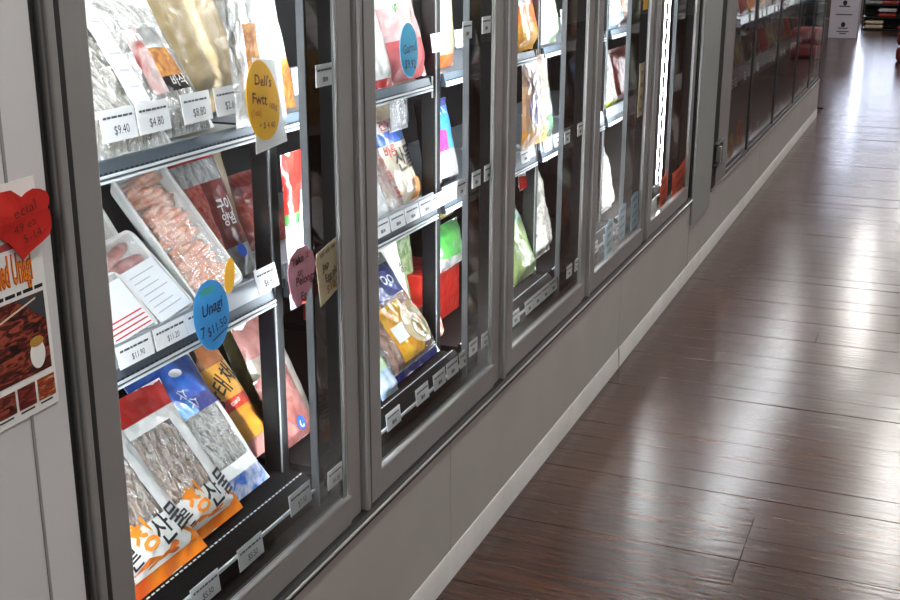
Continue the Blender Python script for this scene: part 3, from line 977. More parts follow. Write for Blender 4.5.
b, f = bag('white_snack_bag', 'glossy white bag with an orange cutlet picture behind the yellow oval sign', -.153, 1.752, T_ + .002, .165, .30, .026, 4,
    [(-1, 1, 0, .3, 'footer', 'milky_film'), (-1, -.62, .3, .56, 'side_film', 'milky_film'), (-.62, -.2, .3, .56, 'food_print', 'fried_food'), (-.2, 1, .3, .56, 'side_panel', 'milky_film'), (-1, 1, .56, 1, 'header', 'milky_film')], seed=47, amp=.005,
    texts=[('lettering', '어묵', 'green_print', .0, .145, .020, dict(bold=.0, rot=-70))])
inner(b, f, -.07, .07, .012, .28, 'white_food', -.006, 'contents')
bag('ready_meal_pouch', 'pouch with orange and pink food print just past the first post on the top shelf', -.20, 1.895, T_ + .002, .12, .26, .03, 12,
    [(-1, 1, 0, .35, 'food_print', 'fried_food'), (-1, 1, .35, .6, 'white_panel', 'white_print'), (-1, 1, .6, .85, 'pink_panel', 'pink_print'), (-1, 1, .85, 1, 'header', 'darkred_print')], seed=49)
bag('silver_pouch', 'silver grey pouch behind the orange and pink pouch on the top shelf', -.34, 2.06, T_ + .002, .15, .28, .03, 14, [(-1, 1, 0, 1, 'body', 'silver_print')], seed=50)

# --- second door, top shelf
bag('white_pouch', 'white crumpled pouch with a red foot beside the turquoise oval sign', -.175, 2.275, T_ + .002, .115, .26, .03, 16, [(-1, 1, 0, .07, 'footer', 'red_print'), (-1, 1, .07, 1, 'body', 'white_print')], seed=51, amp=.005)
bag('pink_rice_bag', 'pink and white bag with green lettering flaring over the top shelf edge', -.19, 2.44, T_ + .002, .22, .29, .045, 14,
    [(-1, 1, 0, .30, 'footer', pl('coral_print', 'd0474c', col2='e07a78', vscale=12)), (-1, 1, .30, .55, 'rose_panel', pl('palerose_print', 'e2b0ae', col2='e8d2cc', vscale=16)), (-1, 1, .55, 1, 'header', 'white_print')], seed=52, amp=.005,
    texts=[('lettering', '나물', 'green_print', .01, .205, .055, dict(bold=.02)), ('lettering', 'vv', 'green_print', -.03, .16, .04, dict(rot=10))])
bag('noodle_pack', 'long cream pack standing past the second rack post on the top shelf', -.22, 2.735, T_ + .002, .105, .27, .03, 4, [(-1, 1, 0, .12, 'footer', 'orange_print'), (-1, 1, .12, 1, 'body', pl('pale_cream', 'd8d2ae', col2='b9b08a', vscale=20, stretch=(6, 1, 1)))], seed=53)
bag('brown_pouch', 'brown pouch behind the long cream pack', -.30, 2.66, T_ + .002, .2, .27, .04, 8, [(-1, 1, 0, 1, 'body', 'brown_print')], seed=54)
# --- second door, middle shelf
b, f = bag('fish_flake_bag', 'cream bag with red and blue bands and black lettering', -.212, 2.46, M_ + .004, .215, .245, .045, 18,
    [(-1, 1, 0, .62, 'body', pl('cream_white', 'efe6d2', col2='d9c8a6', vscale=9)), (-1, -.75, .62, .74, 'band_margin', 'white_print'), (-.75, .75, .62, .74, 'blue_band', 'blue_print'), (.75, 1, .62, .74, 'band_margin', 'white_print'), (-1, 1, .74, .86, 'body_top', 'white_print'), (-1, 1, .86, 1, 'header', 'cream_print')], seed=55,
    texts=[('lettering', '산물', 'ink', .03, .108, .058, dict(bold=.02, rot=4)), ('lettering', '바른', 'print_red', -.03, .135, .03, dict(bold=.02)), ('lettering', '건어물', 'print_red', 0, .195, .026, dict(bold=.02, sx=1.2))])
conform('food_picture', .03, .085, .012, .06, 'fried_food', b, f, .003)
b, f = bag('pink_fish_bag', 'clear bag of pink dried fish with red upright lettering before the cream bag', -.182, 2.352, M_ + .004, .125, .20, .03, 26,
    [(-1, 1, 0, 1, 'film', 'clear_film')], seed=56, amp=.004)
inner(b, f, -.055, .055, .01, .185, pl('salmon_fill', 'd09880', col2='e6c8b4', vscale=40), -.006, 'contents')
text('lettering', '황', 'print_red', b, .02, .125, .036, surf=f, lift=.003); text('lettering', '태', 'print_red', b, .024, .088, .036, surf=f, lift=.003); text('lettering', '포', 'print_red', b, .028, .05, .036, surf=f, lift=.003)
bag('white_film_bag', 'crumpled clear white bag at the near end of the second middle shelf', -.185, 2.28, M_ + .004, .11, .17, .03, 22, [(-1, 1, 0, 1, 'body', 'white_print')], seed=57, amp=.006)
bag('sky_blue_bag', 'sky-blue bag with magenta patch and silver foot past the second rack post', -.20, 2.70, M_ + .004, .13, .225, .035, 8,
    [(-1, 1, 0, .16, 'footer', 'black_print'), (-1, 1, .16, .45, 'silver_panel', 'silver_print'), (-1, 0, .45, .68, 'magenta_patch', 'magenta_print'), (0, 1, .45, .68, 'blue_side', 'skyblue_print'), (-1, 1, .68, .92, 'body', 'skyblue_print'), (-1, 1, .92, 1, 'header', 'navy_print')], seed=58,
    texts=[('lettering', 'ㅇㅅ', 'print_white', .0, .195, .03, dict(bold=.02))])
bag('dark_pouch', 'black pouch with a yellow corner behind the sky-blue bag', -.29, 2.86, M_ + .004, .18, .25, .04, 10, [(-1, 1, 0, .85, 'body', 'black_print'), (-1, 0, .85, 1, 'header', 'black_print'), (0, 1, .85, 1, 'yellow_corner', 'gold_print')], seed=59)
bag('clear_hanging_bag', 'narrow clear bag hanging under the top shelf behind the cream bag', -.24, 2.50, M_ + .18, .10, .115, .02, 0, [(-1, 1, 0, 1, 'body', 'milky_film')], seed=60, amp=.005)
bag('brown_pouch', 'brown pouch filling the back of the middle shelf behind the cream bag', -.36, 2.44, M_ + .004, .28, .26, .04, 10, [(-1, 1, 0, 1, 'body', 'brown_print')], seed=61)
# --- second door, bottom deck
b, f = bag('fish_cake_bag', 'clear bag of fish cakes with navy header and round yellow and white label', -.150, 2.40, D_ + .003, .265, .285, .055, 33,
    [(-1, 1, 0, .06, 'footer', 'navy_print'), (-1, 1, .06, .62, 'window', 'clear_film'), (-1, 1, .62, .90, 'header', 'navy_print'), (-1, 1, .90, 1, 'clear_top', 'milky_film')], seed=62, amp=.004,
    texts=[('small_print', 'OO', 'print_white', .03, .215, .035, dict(bold=.02, rot=-8))])
inner(b, f, -.115, .115, .02, .175, pl('cake_pink', 'd8a58c', col2='c88a70', vscale=25), -.008, 'fish_cake')
conform('yellow_label', -.085, .02, .03, .165, pl('label_yellow', 'e2b22a', col2='d08a20', vscale=18), b, f, .002)
n = 22
conform('pale_square', -.075, -.02, .075, .115, 'sticker', b, f, .0032)
V = [(.04 + .062 * math.cos(2 * math.pi * k / n), .098 + .055 * math.sin(2 * math.pi * k / n)) for k in range(n)]
flat('round_label', V, 'cream_print', b, .0006, .004, f)
V = [(.045 + .04 * math.cos(2 * math.pi * k / n), .085 + .032 * math.sin(2 * math.pi * k / n)) for k in range(n)]
flat('food_picture', V, pl('veg_mix', 'c83a2a', col2='5a8f3a', vscale=45), b, .0006, .0055, f)
text('lettering', '어묵', 'gold_print', b, .035, .137, .035, surf=f, lift=.006)
pl('frost_print', 'dfe8f0', col2='9cc0e0', vscale=20)
bag('green_white_bag', 'small white bag with green print below the fish cake bag', -.135, 2.215, D_ + .003, .085, .12, .03, 30, [(-1, 1, 0, .5, 'body', 'frost_print'), (-1, 1, .5, 1, 'header', 'lightgreen_print')], seed=63)
def carton(name, label, x, y, z, w, h, d, m, group=None, yaw=0, tape='white_print', parent=None):
    t = empty(name, (0, 0, 0), label, 'carton', group)
    place(t, x, y, z, 0, yaw)
    MB().box(-w / 2, w / 2, 0, h, -d, 0, .003).build('body', m, t)
    MB().box(-w / 2 + .004, w / 2 - .004, h + .0003, h + .0015, -d + .004, -.004).build('flap', m, t)
    flat('label_patch', rect(-w * .3, w * .3, h * .3, h * .7), tape, t, .0005, .0008)
    return t
carton('red_carton', 'bright red carton at the back of the deck behind the fish cake bag', -.42, 2.72, D_ + .002, .20, .26, .16, 'red_print')
carton('red_carton', 'red carton standing on the deck past the second rack post', -.24, 2.80, D_ + .002, .18, .13, .2, 'red_print', tape='red_print')
bag('white_letter_bag', 'white bag with dark lettering behind the navy-headed fish cake bag', -.275, 2.575, D_ + .003, .2, .235, .035, 14, [(-1, 1, 0, 1, 'body', 'white_print')], seed=64,
    texts=[('lettering', '쌀', 'ink', .065, .17, .034, dict(bold=.01))])
bag('leafy_greens_bag', 'bag of dark green leaves behind the white bag with dark lettering', -.33, 2.72, D_ + .003, .13, .30, .05, 6, [(-1, 1, 0, 1, 'body', pl('leaf_print', '4f6a34', col2='9aa884', vscale=40, bump=.7))], seed=65, amp=.007)
bag('green_bean_bag', 'bright green bag above the red carton past the second rack post', -.23, 2.80, D_ + .14, .16, .12, .04, 8, [(-1, 1, 0, .3, 'footer', 'silver_print'), (-1, 1, .3, 1, 'body', 'green_print')], seed=66, amp=.005)
bag('mottled_herb_bag', 'bag of brown and green dried herbs on the bright green bag', -.26, 2.80, D_ + .265, .15, .09, .04, 6, [(-1, 1, 0, 1, 'body', pl('herb_print', '8a7a58', col2='3f5a30', vscale=60))], seed=67, amp=.004)
bag('red_pepper_pack', 'small red and white patterned pack beside the fish cake bag', -.19, 2.60, D_ + .003, .10, .10, .03, 14, [(-1, 1, 0, 1, 'body', pl('pepper_print', 'c8302a', col2='e8d8c0', vscale=55))], seed=68)

# --- third door
bag('red_orange_bag', 'red and orange bag hanging over the top shelf edge behind the third door', -.185, 3.26, T_ + .002, .20, .25, .04, 10,
    [(-1, 1, 0, .3, 'footer', 'gold_print'), (-1, 1, .3, .5, 'orange_panel', 'orange_print'), (-1, .2, .5, .62, 'white_patch', 'white_print'), (.2, 1, .5, .62, 'red_side', 'red_print'), (-1, 1, .62, 1, 'header', 'red_print')], seed=71, texts=[('small_print', 'mm', 'ink', -.04, .14, .03)])
bag('green_white_bag', 'white bag with green print on the top shelf behind the third door', -.20, 3.50, T_ + .002, .17, .26, .04, 6, [(-1, .2, 0, 1, 'body', 'white_print'), (.2, 1, 0, 1, 'green_side', 'lightgreen_print')], seed=72, amp=.006, texts=[('lettering', '파', 'green_print', .02, .16, .08)])
b, f = bag('brown_rice_bag', 'tan bag with a purple printed figure-shaped patch behind the third door', -.158, 3.268, M_ + .033, .235, .255, .026, 1,
    [(-1, 1, 0, .2, 'footer', 'gold_print'), (-1, 1, .2, .7, 'body', pl('tan_print', 'c8a888', col2='a4764e', vscale=9)), (-1, 1, .7, 1, 'header', pl('mauve_print', '8a6a5c', col2='b9a090', vscale=10))], seed=73)
V = [(-.035 + .05 * math.cos(2 * math.pi * k / 18), .115 + .05 * math.sin(2 * math.pi * k / 18)) for k in range(18)]
flat('purple_patch', V, pl('purple_print', '6a5a8c'), b, .0006, .003, f)
V = [(-.03 + .026 * math.cos(2 * math.pi * k / 16), .185 + .028 * math.sin(2 * math.pi * k / 16)) for k in range(16)]
flat('dark_patch', V, 'black_print', b, .0006, .003, f)
bag('leek_bag', 'white and green striped bag beside the tan bag behind the third door', -.205, 3.515, M_ + .004, .15, .27, .04, 8, [(-1, 1, 0, 1, 'body', pl('leek_print', 'e8efe2', col2='6fae7a', vscale=24, bump=.7))], seed=74, amp=.006)
bag('red_bowl_pack', 'small red pack tucked under the middle shelf behind the third door', -.21, 3.36, M_ - .115, .13, .075, .04, 4, [(-1, 1, 0, .6, 'body', 'red_print'), (-1, 1, .6, 1, 'header', 'white_print')], seed=75)
b, f = bag('green_vegetable_bag', 'pale green bag with bright green edge on the bottom deck behind the third door', -.165, 3.23, D_ + .003, .21, .225, .045, 20,
    [(-1, .72, 0, .75, 'body', pl('celery_print', 'b9c888', col2='8fa860', vscale=20)), (.72, 1, 0, .75, 'green_edge', pl('edge_green', '1f9a5a')), (-1, 1, .75, 1, 'header', pl('teal_print', '2f8f78', col2='bcd8c0', vscale=18))], seed=76, amp=.004)
bag('white_foam_bag', 'crumpled white bag standing beside the pale green bag on the deck', -.205, 3.51, D_ + .003, .16, .30, .05, 10, [(-1, 1, 0, 1, 'body', pl('crumple_white', 'b8b4aa', col2='6f6a60', vscale=34, bump=.9))], seed=77, amp=.007)
bag('dark_pouch', 'black pouch behind the pale green bag on the deck', -.29, 3.33, D_ + .003, .26, .28, .05, 10, [(-1, 1, 0, 1, 'body', 'black_print')], seed=78)
# --- fourth and fifth door
bag('silver_white_bag', 'crumpled silver-white bag on the top shelf behind the fourth door', -.185, 4.20, T_ + .002, .24, .20, .05, 10, [(-1, 1, 0, 1, 'body', pl('frost_blue', 'aab6c0', col2='667a8c', vscale=28, bump=.9))], seed=81, amp=.008)
bag('silver_white_bag', 'crumpled white bag with a lime foot on the middle shelf behind the fourth door', -.21, 4.26, M_ + .004, .25, .24, .05, 10, [(-1, 1, 0, .14, 'footer', pl('lime_print', 'c8d83a')), (-1, 1, .14, 1, 'body', 'crumple_white')], seed=82, amp=.008)
bag('silver_white_bag', 'crumpled white bag on the bottom deck behind the pale blue cards', -.185, 4.20, D_ + .003, .21, .24, .05, 10, [(-1, 1, 0, 1, 'body', 'crumple_white')], seed=83, amp=.008)
bag('brown_pouch', 'brown pouch on the top shelf near the strip light', -.24, 4.60, T_ + .002, .3, .2, .05, 10, [(-1, 1, 0, 1, 'body', 'brown_print')], seed=84)
bag('brown_pouch', 'brown pouch on the middle shelf near the strip light', -.24, 4.62, M_ + .004, .3, .2, .05, 10, [(-1, 1, 0, 1, 'body', 'darkred_print')], seed=85)
# --- far freezer
cols = ['darkred_print', 'brown_print', 'red_print', 'tan_plastic', 'black_print', 'mauve_print']
words = {'darkred_print': 'dark red', 'brown_print': 'brown', 'red_print': 'bright red', 'tan_plastic': 'tan', 'black_print': 'black', 'mauve_print': 'mauve brown'}
for k in range(5):
    for z, nm in ((.99, 'upper'), (.69, 'lower')):
        for q in range(3):
            c = cols[(k * 5 + q * 2 + (z > .8) * 3) % 6]
            y = S2[k] + .14 + q * (S2[k + 1] - S2[k] - .2) / 2.4
            bag('frozen_bag', '%s bag on the %s shelf behind the %s door of the far freezer' % (words[c], nm, ORD[k]), -.20, y, z + .002, min(.24, (S2[k + 1] - S2[k] - .2) / 2.4), .2, .04, 14, [(-1, 1, 0, .8, 'body', c), (-1, 1, .8, 1, 'header', 'red_print' if z > .8 else 'silver_print')], seed=100 + k * 6 + q, group='bags inside the far freezer')

# ------------------------------------------------------------------ handwritten signs
def oval(cx, cy, rx, ry, n=36, tilt=0., egg=0.):
    out = []
    for k in range(n):
        a = 2 * math.pi * k / n
        x, y = rx * math.cos(a) * (1 - egg * math.sin(a)), ry * math.sin(a)
        c, s = math.cos(tilt), math.sin(tilt)
        out.append((cx + x * c - y * s, cy + x * s + y * c))
    return out
mat('card_yellow', 'eeb020', .6, 0, .05, 20)
mat('card_blue', '2f8fd0', .6, 0, .06, 20)
mat('card_cyan', '2f9cc0', .6, 0, .06, 20)
mat('card_pink', 'd79aa8', .6, 0, .05, 20)
mat('card_beige', 'dcc8a6', .6, 0, .05, 20)
mat('card_red', 'd02a22', .55, 0, .08, 12)
mat('card_paleblue', '9cc4d4', .6, 0, .05, 20)
mat('card_orange', 'f0501c', .5, 0, .06, 20)
mat('paper_white', 'e9e9e6', .5, 0, .03, 20)

sg = empty('oval_sign', (0, 0, 0), 'yellow oval handwritten sign on a white card at the top shelf edge', 'sign'); place(sg, -.112, 1.692, 1.158, 4)
flat('white_backing', [(-.03, -.085), (.072, -.078), (.055, .06), (-.012, .07)], 'paper_white', sg, .001, -.004)
flat('card', oval(0, 0, .050, .066, tilt=.12, egg=.10), 'card_yellow', sg, .0012)
text('handwriting', "Deli's", 'ink_brown', sg, .004, .030, .024, rot=-8, bold=.014, jit=.1)
text('handwriting', 'Fwtt', 'ink_brown', sg, -.012, .002, .025, rot=-8, bold=.014, jit=.1)
text('handwriting', '100g', 'ink_brown', sg, .028, -.014, .014, rot=-10, bold=.005)
text('handwriting', '(1ea)', mat('ink_faint', 'a8651a', .6), sg, -.026, -.018, .016, rot=-4)
text('handwriting', '+ $ 4.40', 'ink_brown', sg, .004, -.042, .015, rot=-6, bold=0)
sg = empty('oval_sign', (0, 0, 0), 'blue oval handwritten sign reading Unagi on the middle shelf edge', 'sign'); place(sg, -.138, 1.548, .826, 6)
flat('card', oval(0, 0, .050, .058, tilt=-.1, egg=-.05), 'card_blue', sg, .0012)
flat('green_smear', oval(-.004, .042, .022, .006), mat('teal_smear', '2f8f8a', .6), sg, .0002, .0005)
text('handwriting', 'Unagi', 'ink_blue', sg, 0, .012, .027, rot=6, bold=.014, shear=.3, jit=.08)
text('handwriting', '7', 'ink_blue', sg, -.033, -.022, .026, rot=0, bold=.01)
text('handwriting', '$11.50', 'ink_blue', sg, .008, -.022, .021, rot=8, bold=.01, jit=.08)
flat('underline', [(-.01, -.043), (.035, -.033), (.035, -.031), (-.01, -.041)], 'ink_blue', sg, .0003, .0008)
sg = empty('leaf_tag', (0, 0, 0), 'small yellow leaf-shaped tag tucked beside the blue oval sign', 'tag'); place(sg, -.134, 1.600, .880, 10, 0, -28)
flat('card', oval(0, 0, .014, .030), 'card_yellow', sg, .0012)
sg = empty('oval_sign', (0, 0, 0), 'turquoise oval handwritten sign on the top shelf behind the second door', 'sign'); place(sg, -.150, 2.365, 1.183, 3)
flat('card', oval(0, 0, .046, .058), 'card_cyan', sg, .0012)
text('handwriting', 'Gamul', 'ink_blue', sg, .002, .004, .027, rot=4, bold=.012)
text('handwriting', '$9.92', 'ink_blue', sg, .0, -.03, .026, rot=-4, bold=.012)
sg = empty('door_note', (0, 0, 0), 'pink rounded handwritten note stuck inside the first glass door', 'sign'); place(sg, -.0185, 1.636, .884, 0, 0, -4)
flat('card', [(-.018, -.052), (.0, -.05), (.022, -.036), (.040, -.012), (.046, .012), (.036, .034), (.012, .048), (-.016, .046), (-.038, .034), (-.046, .014), (-.042, -.010), (-.034, -.03)], 'card_pink', sg, .001)
text('handwriting', 'Take it', 'ink_brown', sg, -.008, .028, .020, rot=10, bold=.012)
text('handwriting', 'to', 'ink_brown', sg, -.008, .006, .018, rot=6)
text('handwriting', 'Pelongs', mat('ink_maroon', '5a1830', .6), sg, .010, -.008, .021, rot=4, bold=.015)
text('handwriting', 'Eg', 'ink_maroon', sg, .004, -.036, .020, rot=6)
sg = empty('door_note', (0, 0, 0), 'beige handwritten card stuck inside the first glass door', 'sign'); place(sg, -.0185, 1.735, .868, 0, 0, 2)
flat('card', [(-.040, -.056), (.047, -.036), (.049, .054), (-.046, .040), (-.049, .026)], 'card_beige', sg, .001)
for a, b_ in ((-.036, -.020), (-.016, .0), (.004, .018), (.022, .038)):
    flat('faint_line', [(a, .034 + a * .14), (b_, .034 + b_ * .14), (b_, .041 + b_ * .14), (a, .041 + a * .14)], mat('ink_grey', '9a8f7a', .6), sg, .0003, .0006)
text('handwriting', 'Jap', 'ink', sg, -.018, .012, .020, rot=10)
text('handwriting', 'Egg plum', 'ink', sg, .008, -.006, .021, rot=12, bold=.01, sx=.8)
text('handwriting', '$10.50', mat('ink_amber', 'b0702a', .6), sg, .010, -.028, .021, rot=10, bold=.012)
for (y, z, w, h, r) in ((3.645, .485, .10, .125, 3), (3.812, .505, .09, .125, 1), (3.982, .51, .10, .13, 4)):
    sg = empty('door_note', (0, 0, 0), 'pale blue handwritten card at the foot of the fourth glass door', 'sign', 'pale blue cards on the fourth door'); place(sg, -.0185, y, z, 0, 0, r)
    flat('card', [(-w / 2, -h / 2), (w / 2, -h / 2), (w / 2, h / 2 - .01), (.0, h / 2), (-w / 2, h / 2 - .012)], 'card_paleblue', sg, .001)
    for k in range(4):
        text('handwriting', ('mwnu', 'nmv', 'wmnm', 'vnm')[k], 'ink_blue', sg, random.uniform(-.006, .006), .042 - k * .027, .026, rot=4)
for (y, z, w, h, lb) in ((4.455, .486, .12, .15, 'narrow orange-red handwritten card at the foot of the fifth glass door'), (4.745, .470, .26, .15, 'wide orange-red handwritten card at the foot of the fifth glass door')):
    sg = empty('door_note', (0, 0, 0), lb, 'sign'); place(sg, -.0185, y, z, 0, 0, 3)
    flat('card', [(-w / 2, -h / 2 + .01), (-w * .2, -h / 2), (w / 2, -h / 2 + .02), (w / 2 + .01, 0), (w / 2 - .01, h / 2), (0, h / 2 - .015), (-w / 2, h / 2 - .01)], 'card_orange', sg, .001)
    for k in range(3):
        text('handwriting', ('mwn', 'nwm', 'vnw')[k], 'ink_brown', sg, 0, .042 - k * .04, .035, rot=4, sx=w / .12 * .9)
sg = empty('door_note', (0, 0, 0), 'tall cream handwritten strip high on the fourth glass door', 'sign'); place(sg, -.0185, 3.995, .925, 0, 0, 0)
flat('card', rect(-.035, .035, -.09, .09), 'card_beige', sg, .001)
for k in range(4): text('handwriting', 'mn', 'ink_brown', sg, 0, .06 - k * .042, .03)
sg = empty('door_note', (0, 0, 0), 'small yellow tag at the fourth door seam above the cream strip', 'sign'); place(sg, -.0185, 4.0, 1.215, 0)
flat('card', rect(-.03, .03, -.025, .025), 'card_yellow', sg, .001)
sg = empty('door_note', (0, 0, 0), 'small white card beside the narrow orange-red card', 'sign'); place(sg, -.0185, 4.295, .452, 0, 0, 8)
flat('card', rect(-.05, .05, -.03, .035), 'paper_white', sg, .001)
for y, z, m, lb in ((6.03, .42, 'card_yellow', 'yellow tag at the foot of the far freezer'), (6.27, .45, 'card_orange', 'amber and orange tag at the foot of the far freezer')):
    sg = empty('door_note', (0, 0, 0), lb, 'sign'); place(sg, -.0185, y, z, 0, 0, 5)
    flat('card', oval(0, 0, .07, .065), m if m != 'card_orange' else 'card_yellow', sg, .001)
    if m == 'card_orange': flat('dark_print', oval(.0, .02, .05, .04), 'card_orange', sg, .0005, .0008)
    else: flat('dark_print', oval(0, -.01, .03, .02), 'ink_amber', sg, .0005, .0008)
sg = empty('door_note', (0, 0, 0), 'narrow red strip on the third door of the far freezer', 'sign'); place(sg, -.0185, 7.56, .42, 0)
flat('card', rect(-.03, .03, -.06, .07), 'card_red', sg, .001)
for y in (9.66, 10.05):
    sg = empty('door_note', (0, 0, 0), 'white paper strip near the end of the far freezer', 'sign', 'white strips on the far freezer'); place(sg, .0005 if y > 10.34 else -.0185, y, .52, 0)
    flat('card', rect(-.06, .06, -.08, .08), 'paper_white', sg, .001)

# ------------------------------------------------------------------ poster and red heart on the wall panel
ps = empty('food_poster', (0, 0, 0), 'white food poster with grilled eel pictures taped to the grey wall', 'poster'); place(ps, .0018, .947, 1.026, 0, 0, 1)
flat('sheet', rect(-.07, .07, -.134, .134), 'paper_white', ps, .0012)
text('headline', 'Grilled Unagi', 'print_red', ps, .014, .037, .046, sx=.30, bold=.05, lift=.0004)
text('headline_fill', 'Grilled Unagi', 'print_orange', ps, .014, .037, .046, sx=.30, bold=.012, lift=.0010)
for k, (a, b_) in enumerate(((-.064, -.048), (-.045, -.036), (-.033, -.018), (-.015, .002), (.005, .020), (.023, .030), (.033, .048), (.051, .064))):
    flat('caption_word', [(a, .0085), (b_, .0085), (b_, .0125), (a, .0125)], 'ink', ps, .0003, .0005)
flat('red_caption', rect(-.066, .035, .062, .070), mat('dull_red', 'a84048', .6), ps, .0003, .0004)
def food_pic(name, col1, col2, col3):
    m = bpy.data.materials.new(name); m.use_nodes = True; nt = m.node_tree
    b = nt.nodes['Principled BSDF']; b.inputs['Roughness'].default_value = .4
    tc = nt.nodes.new('ShaderNodeTexCoord'); mp = nt.nodes.new('ShaderNodeMapping')
    mp.inputs['Rotation'].default_value = (0, 0, -.7); mp.inputs['Scale'].default_value = (40, 130, 1)
    n = nt.nodes.new('ShaderNodeTexNoise'); n.inputs['Scale'].default_value = 1.; n.inputs['Detail'].default_value = 4; n.inputs['Distortion'].default_value = 1.5
    r = nt.nodes.new('ShaderNodeValToRGB')
    r.color_ramp.elements[0].position = .36; r.color_ramp.elements[0].color = lin(col1)
    r.color_ramp.elements[1].position = .62; r.color_ramp.elements[1].color = lin(col3)
    e = r.color_ramp.elements.new(.5); e.color = lin(col2)
    nt.links.new(tc.outputs['Object'], mp.inputs['Vector']); nt.links.new(mp.outputs['Vector'], n.inputs['Vector'])
    nt.links.new(n.outputs['Fac'], r.inputs['Fac']); nt.links.new(r.outputs['Color'], b.inputs['Base Color'])
    MATS[name] = m
    return name
food_pic('eel_pic', '1c1416', '5a221c', '9a4a36'); food_pic('dark_pic', '3a1414', '6a2420', '8a3a2c'); food_pic('ring_pic', 'a84a2a', '7a2a1a', 'd89a6a')
ep = flat('eel_picture', rect(-.066, .064, -.088, .004), 'eel_pic', ps, .0003, .0005)
flat('rice_bowl', oval(.044, -.066, .012, .017), 'paper_white', ps, .0002, .0009)
flat('egg_topping', oval(.044, -.051, .011, .006), mat('egg_yellow', 'b88c3c', .5), ps, .0002, .0011)
flat('dark_corner', [(.02, .0035), (.0635, .0035), (.0635, -.03)], mat('slate_print', '3c3f46', .5), ps, .0002, .0008)
flat('pale_skewer', [(-.066, -.030), (.05, -.002), (.05, .0), (-.066, -.027)], 'card_beige', ps, .0002, .0009)
flat('small_picture', rect(.006, .034, -.122, -.096), 'dark_pic', ps, .0003, .0005)
flat('small_picture', rect(.038, .066, -.122, -.096), 'ring_pic', ps, .0003, .0005)
flat('small_picture', rect(-.030, .002, -.122, -.096), 'eel_pic', ps, .0003, .0005)
for a, b_ in ((.008, .03), (.04, .06), (-.026, -.004)):
    flat('caption_line', rect(a, b_, -.1265, -.1245), 'ink', ps, .0002, .0005)

ht = empty('heart_card', (0, 0, 0), 'red heart-shaped handwritten card overlapping the poster top', 'sign'); place(ht, .006, .98, 1.12, 0)
pts = [(-.030, .034), (-.022, .034), (-.011, .034), (-.003, .028), (.002, .024), (.008, .028), (.018, .031), (.028, .029), (.037, .024), (.041, .016), (.040, .010), (.037, .006), (.041, .002), (.043, -.008), (.044, -.018), (.040, -.026), (.030, -.031), (.018, -.036), (.008, -.041), (.001, -.047), (-.006, -.036), (-.016, -.024), (-.028, -.016), (-.042, -.012), (-.054, -.002), (-.056, .014), (-.046, .028)]
flat('card', pts, 'card_red', ht, .001, 0, lambda x, y: .006 * ss((y + .05) / .08) + .004 * math.sin(x * 40))
hb = lambda x, y: .006 * ss((y + .05) / .08) + .004 * math.sin(x * 40)
text('handwriting', 'Special', 'ink_brown', ht, -.004, .008, .018, rot=14, bold=-.006, surf=hb, lift=.0012)
text('handwriting', '49 ea', 'ink_brown', ht, .004, -.008, .014, rot=14, bold=-.006, surf=hb, lift=.0012)
text('handwriting', '5-14.-', 'ink_brown', ht, .018, -.020, .014, rot=14, bold=-.006, surf=hb, lift=.0012)

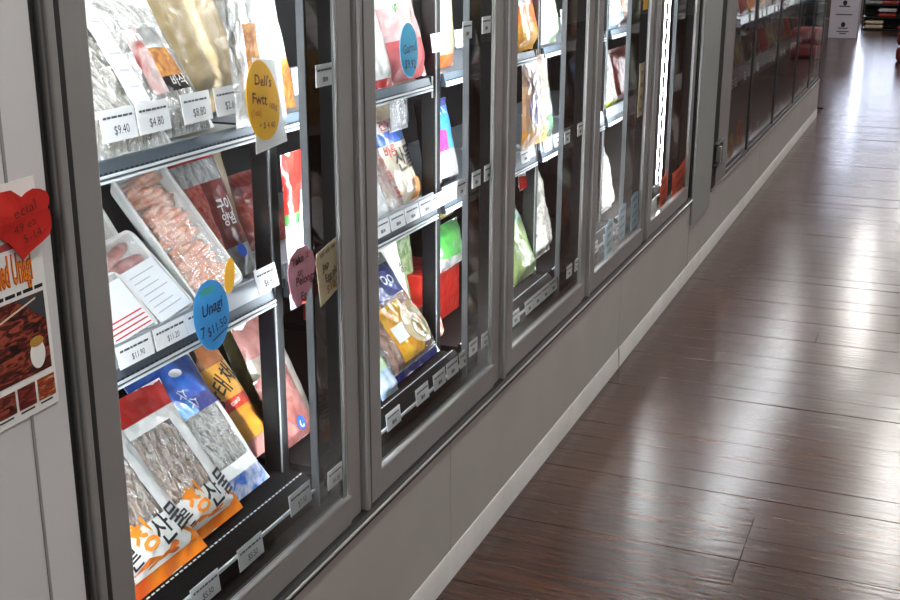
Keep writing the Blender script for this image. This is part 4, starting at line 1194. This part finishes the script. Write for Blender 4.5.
# ------------------------------------------------------------------ far end of the aisle
mat('carton_white', 'c9c4d0', .6, 0, .06, 4)
for k, (z, lb) in enumerate(((0.001, 'lower white printed carton stacked on the floor at the aisle end'), (.401, 'upper white printed carton stacked at the aisle end'), (.801, 'topmost white printed carton stacked at the aisle end'))):
    t = empty('white_carton', (0, 0, 0), lb, 'carton', 'white cartons at the aisle end')
    t.matrix_world = Matrix.Translation((-.51, 19.2, z)) @ Matrix.Rotation(math.pi / 2, 4, 'X')
    MB().box(-.205, .205, 0, .397, -.4, 0, .004).build('body', 'carton_white', t)
    flat('emblem', oval(0, .20 if k == 0 else .12, .032, .038), 'ink', t, .002, .003)
    if k == 0:
        for i, (yy, wv) in enumerate(((.34, .12), (.14, .07), (.09, .09), (.06, .05))):
            flat('printed_line', rect(-wv, wv, yy, yy + .016), 'ink_soft', t, .002, .003)
    else:
        for i, (yy, wv) in enumerate(((.30, .10), (.25, .13), (.20, .11), (.06, .08))):
            flat('printed_line', rect(-wv, wv, yy, yy + .02), 'ink_soft', t, .002, .003)
rk = empty('wire_rack', (0, 0, 0), 'black display rack of packets at the far end of the aisle', 'rack')
mat('rack_black', '0c0b0e', .5)
box('back_panel', 'rack_black', rk, -.36, 1.3, 21.6, 21.63, 0, .62)
for z in (.03, .22, .42, .58):
    box('shelf', 'rack_black', rk, -.36, 1.3, 21.1, 21.6, z - .02, z)
for x in (-.36, .47, 1.28):
    box('upright', 'rack_black', rk, x, x + .025, 21.08, 21.1, 0, .62)
for k, (x, z, m, lb) in enumerate(((-.17, .031, 'cream_print', 'cream packet lying on the lowest rack shelf at the aisle end'), (-.17, .105, 'cream_print', 'cream packet lying on another packet at the aisle end'),
        (.02, .221, 'red_print', 'red packet on the second rack shelf at the aisle end'), (.02, .30, 'white_print', 'white packet on the second rack shelf at the aisle end'), (-.2, .421, 'silver_print', 'grey packet on the upper rack shelf at the aisle end'), (.05, .421, 'red_print', 'red packet on the upper rack shelf at the aisle end'),
        (.35, .031, 'red_print', 'red packet at the foot of the far rack'), (.42, .221, 'cream_print', 'cream packet beside the red and white packets on the far rack'))):
    t = empty('food_packet', (0, 0, 0), lb, 'packet', 'packets on the far rack'); t.location = (x, 21.25, z)
    MB().box(-.14, .14, -.12, .10, 0, .055, .018).build('body', m, t)
    MB().box(-.16, -.1402, -.10, .08, .02, .03, .002).build('end_seal', m, t)
for k, (z, lb) in enumerate(((.001, 'lowest red bag of the stack by the aisle end'), (.19, 'top red bag of the stack by the aisle end'))):
    t = empty('red_bag', (0, 0, 0), lb, 'bag', 'stack of red bags at the aisle end'); t.location = (.62, 15.75, z)
    MB().box(-.22, .22, -.15, .15, 0, .185, .05).build('body', mat('deep_red', '8a2420', .4, 0, .3, 9), t)
    MB().box(-.19, .19, -.1515, -.1480, .085, .10).build('seam', 'deep_red', t)
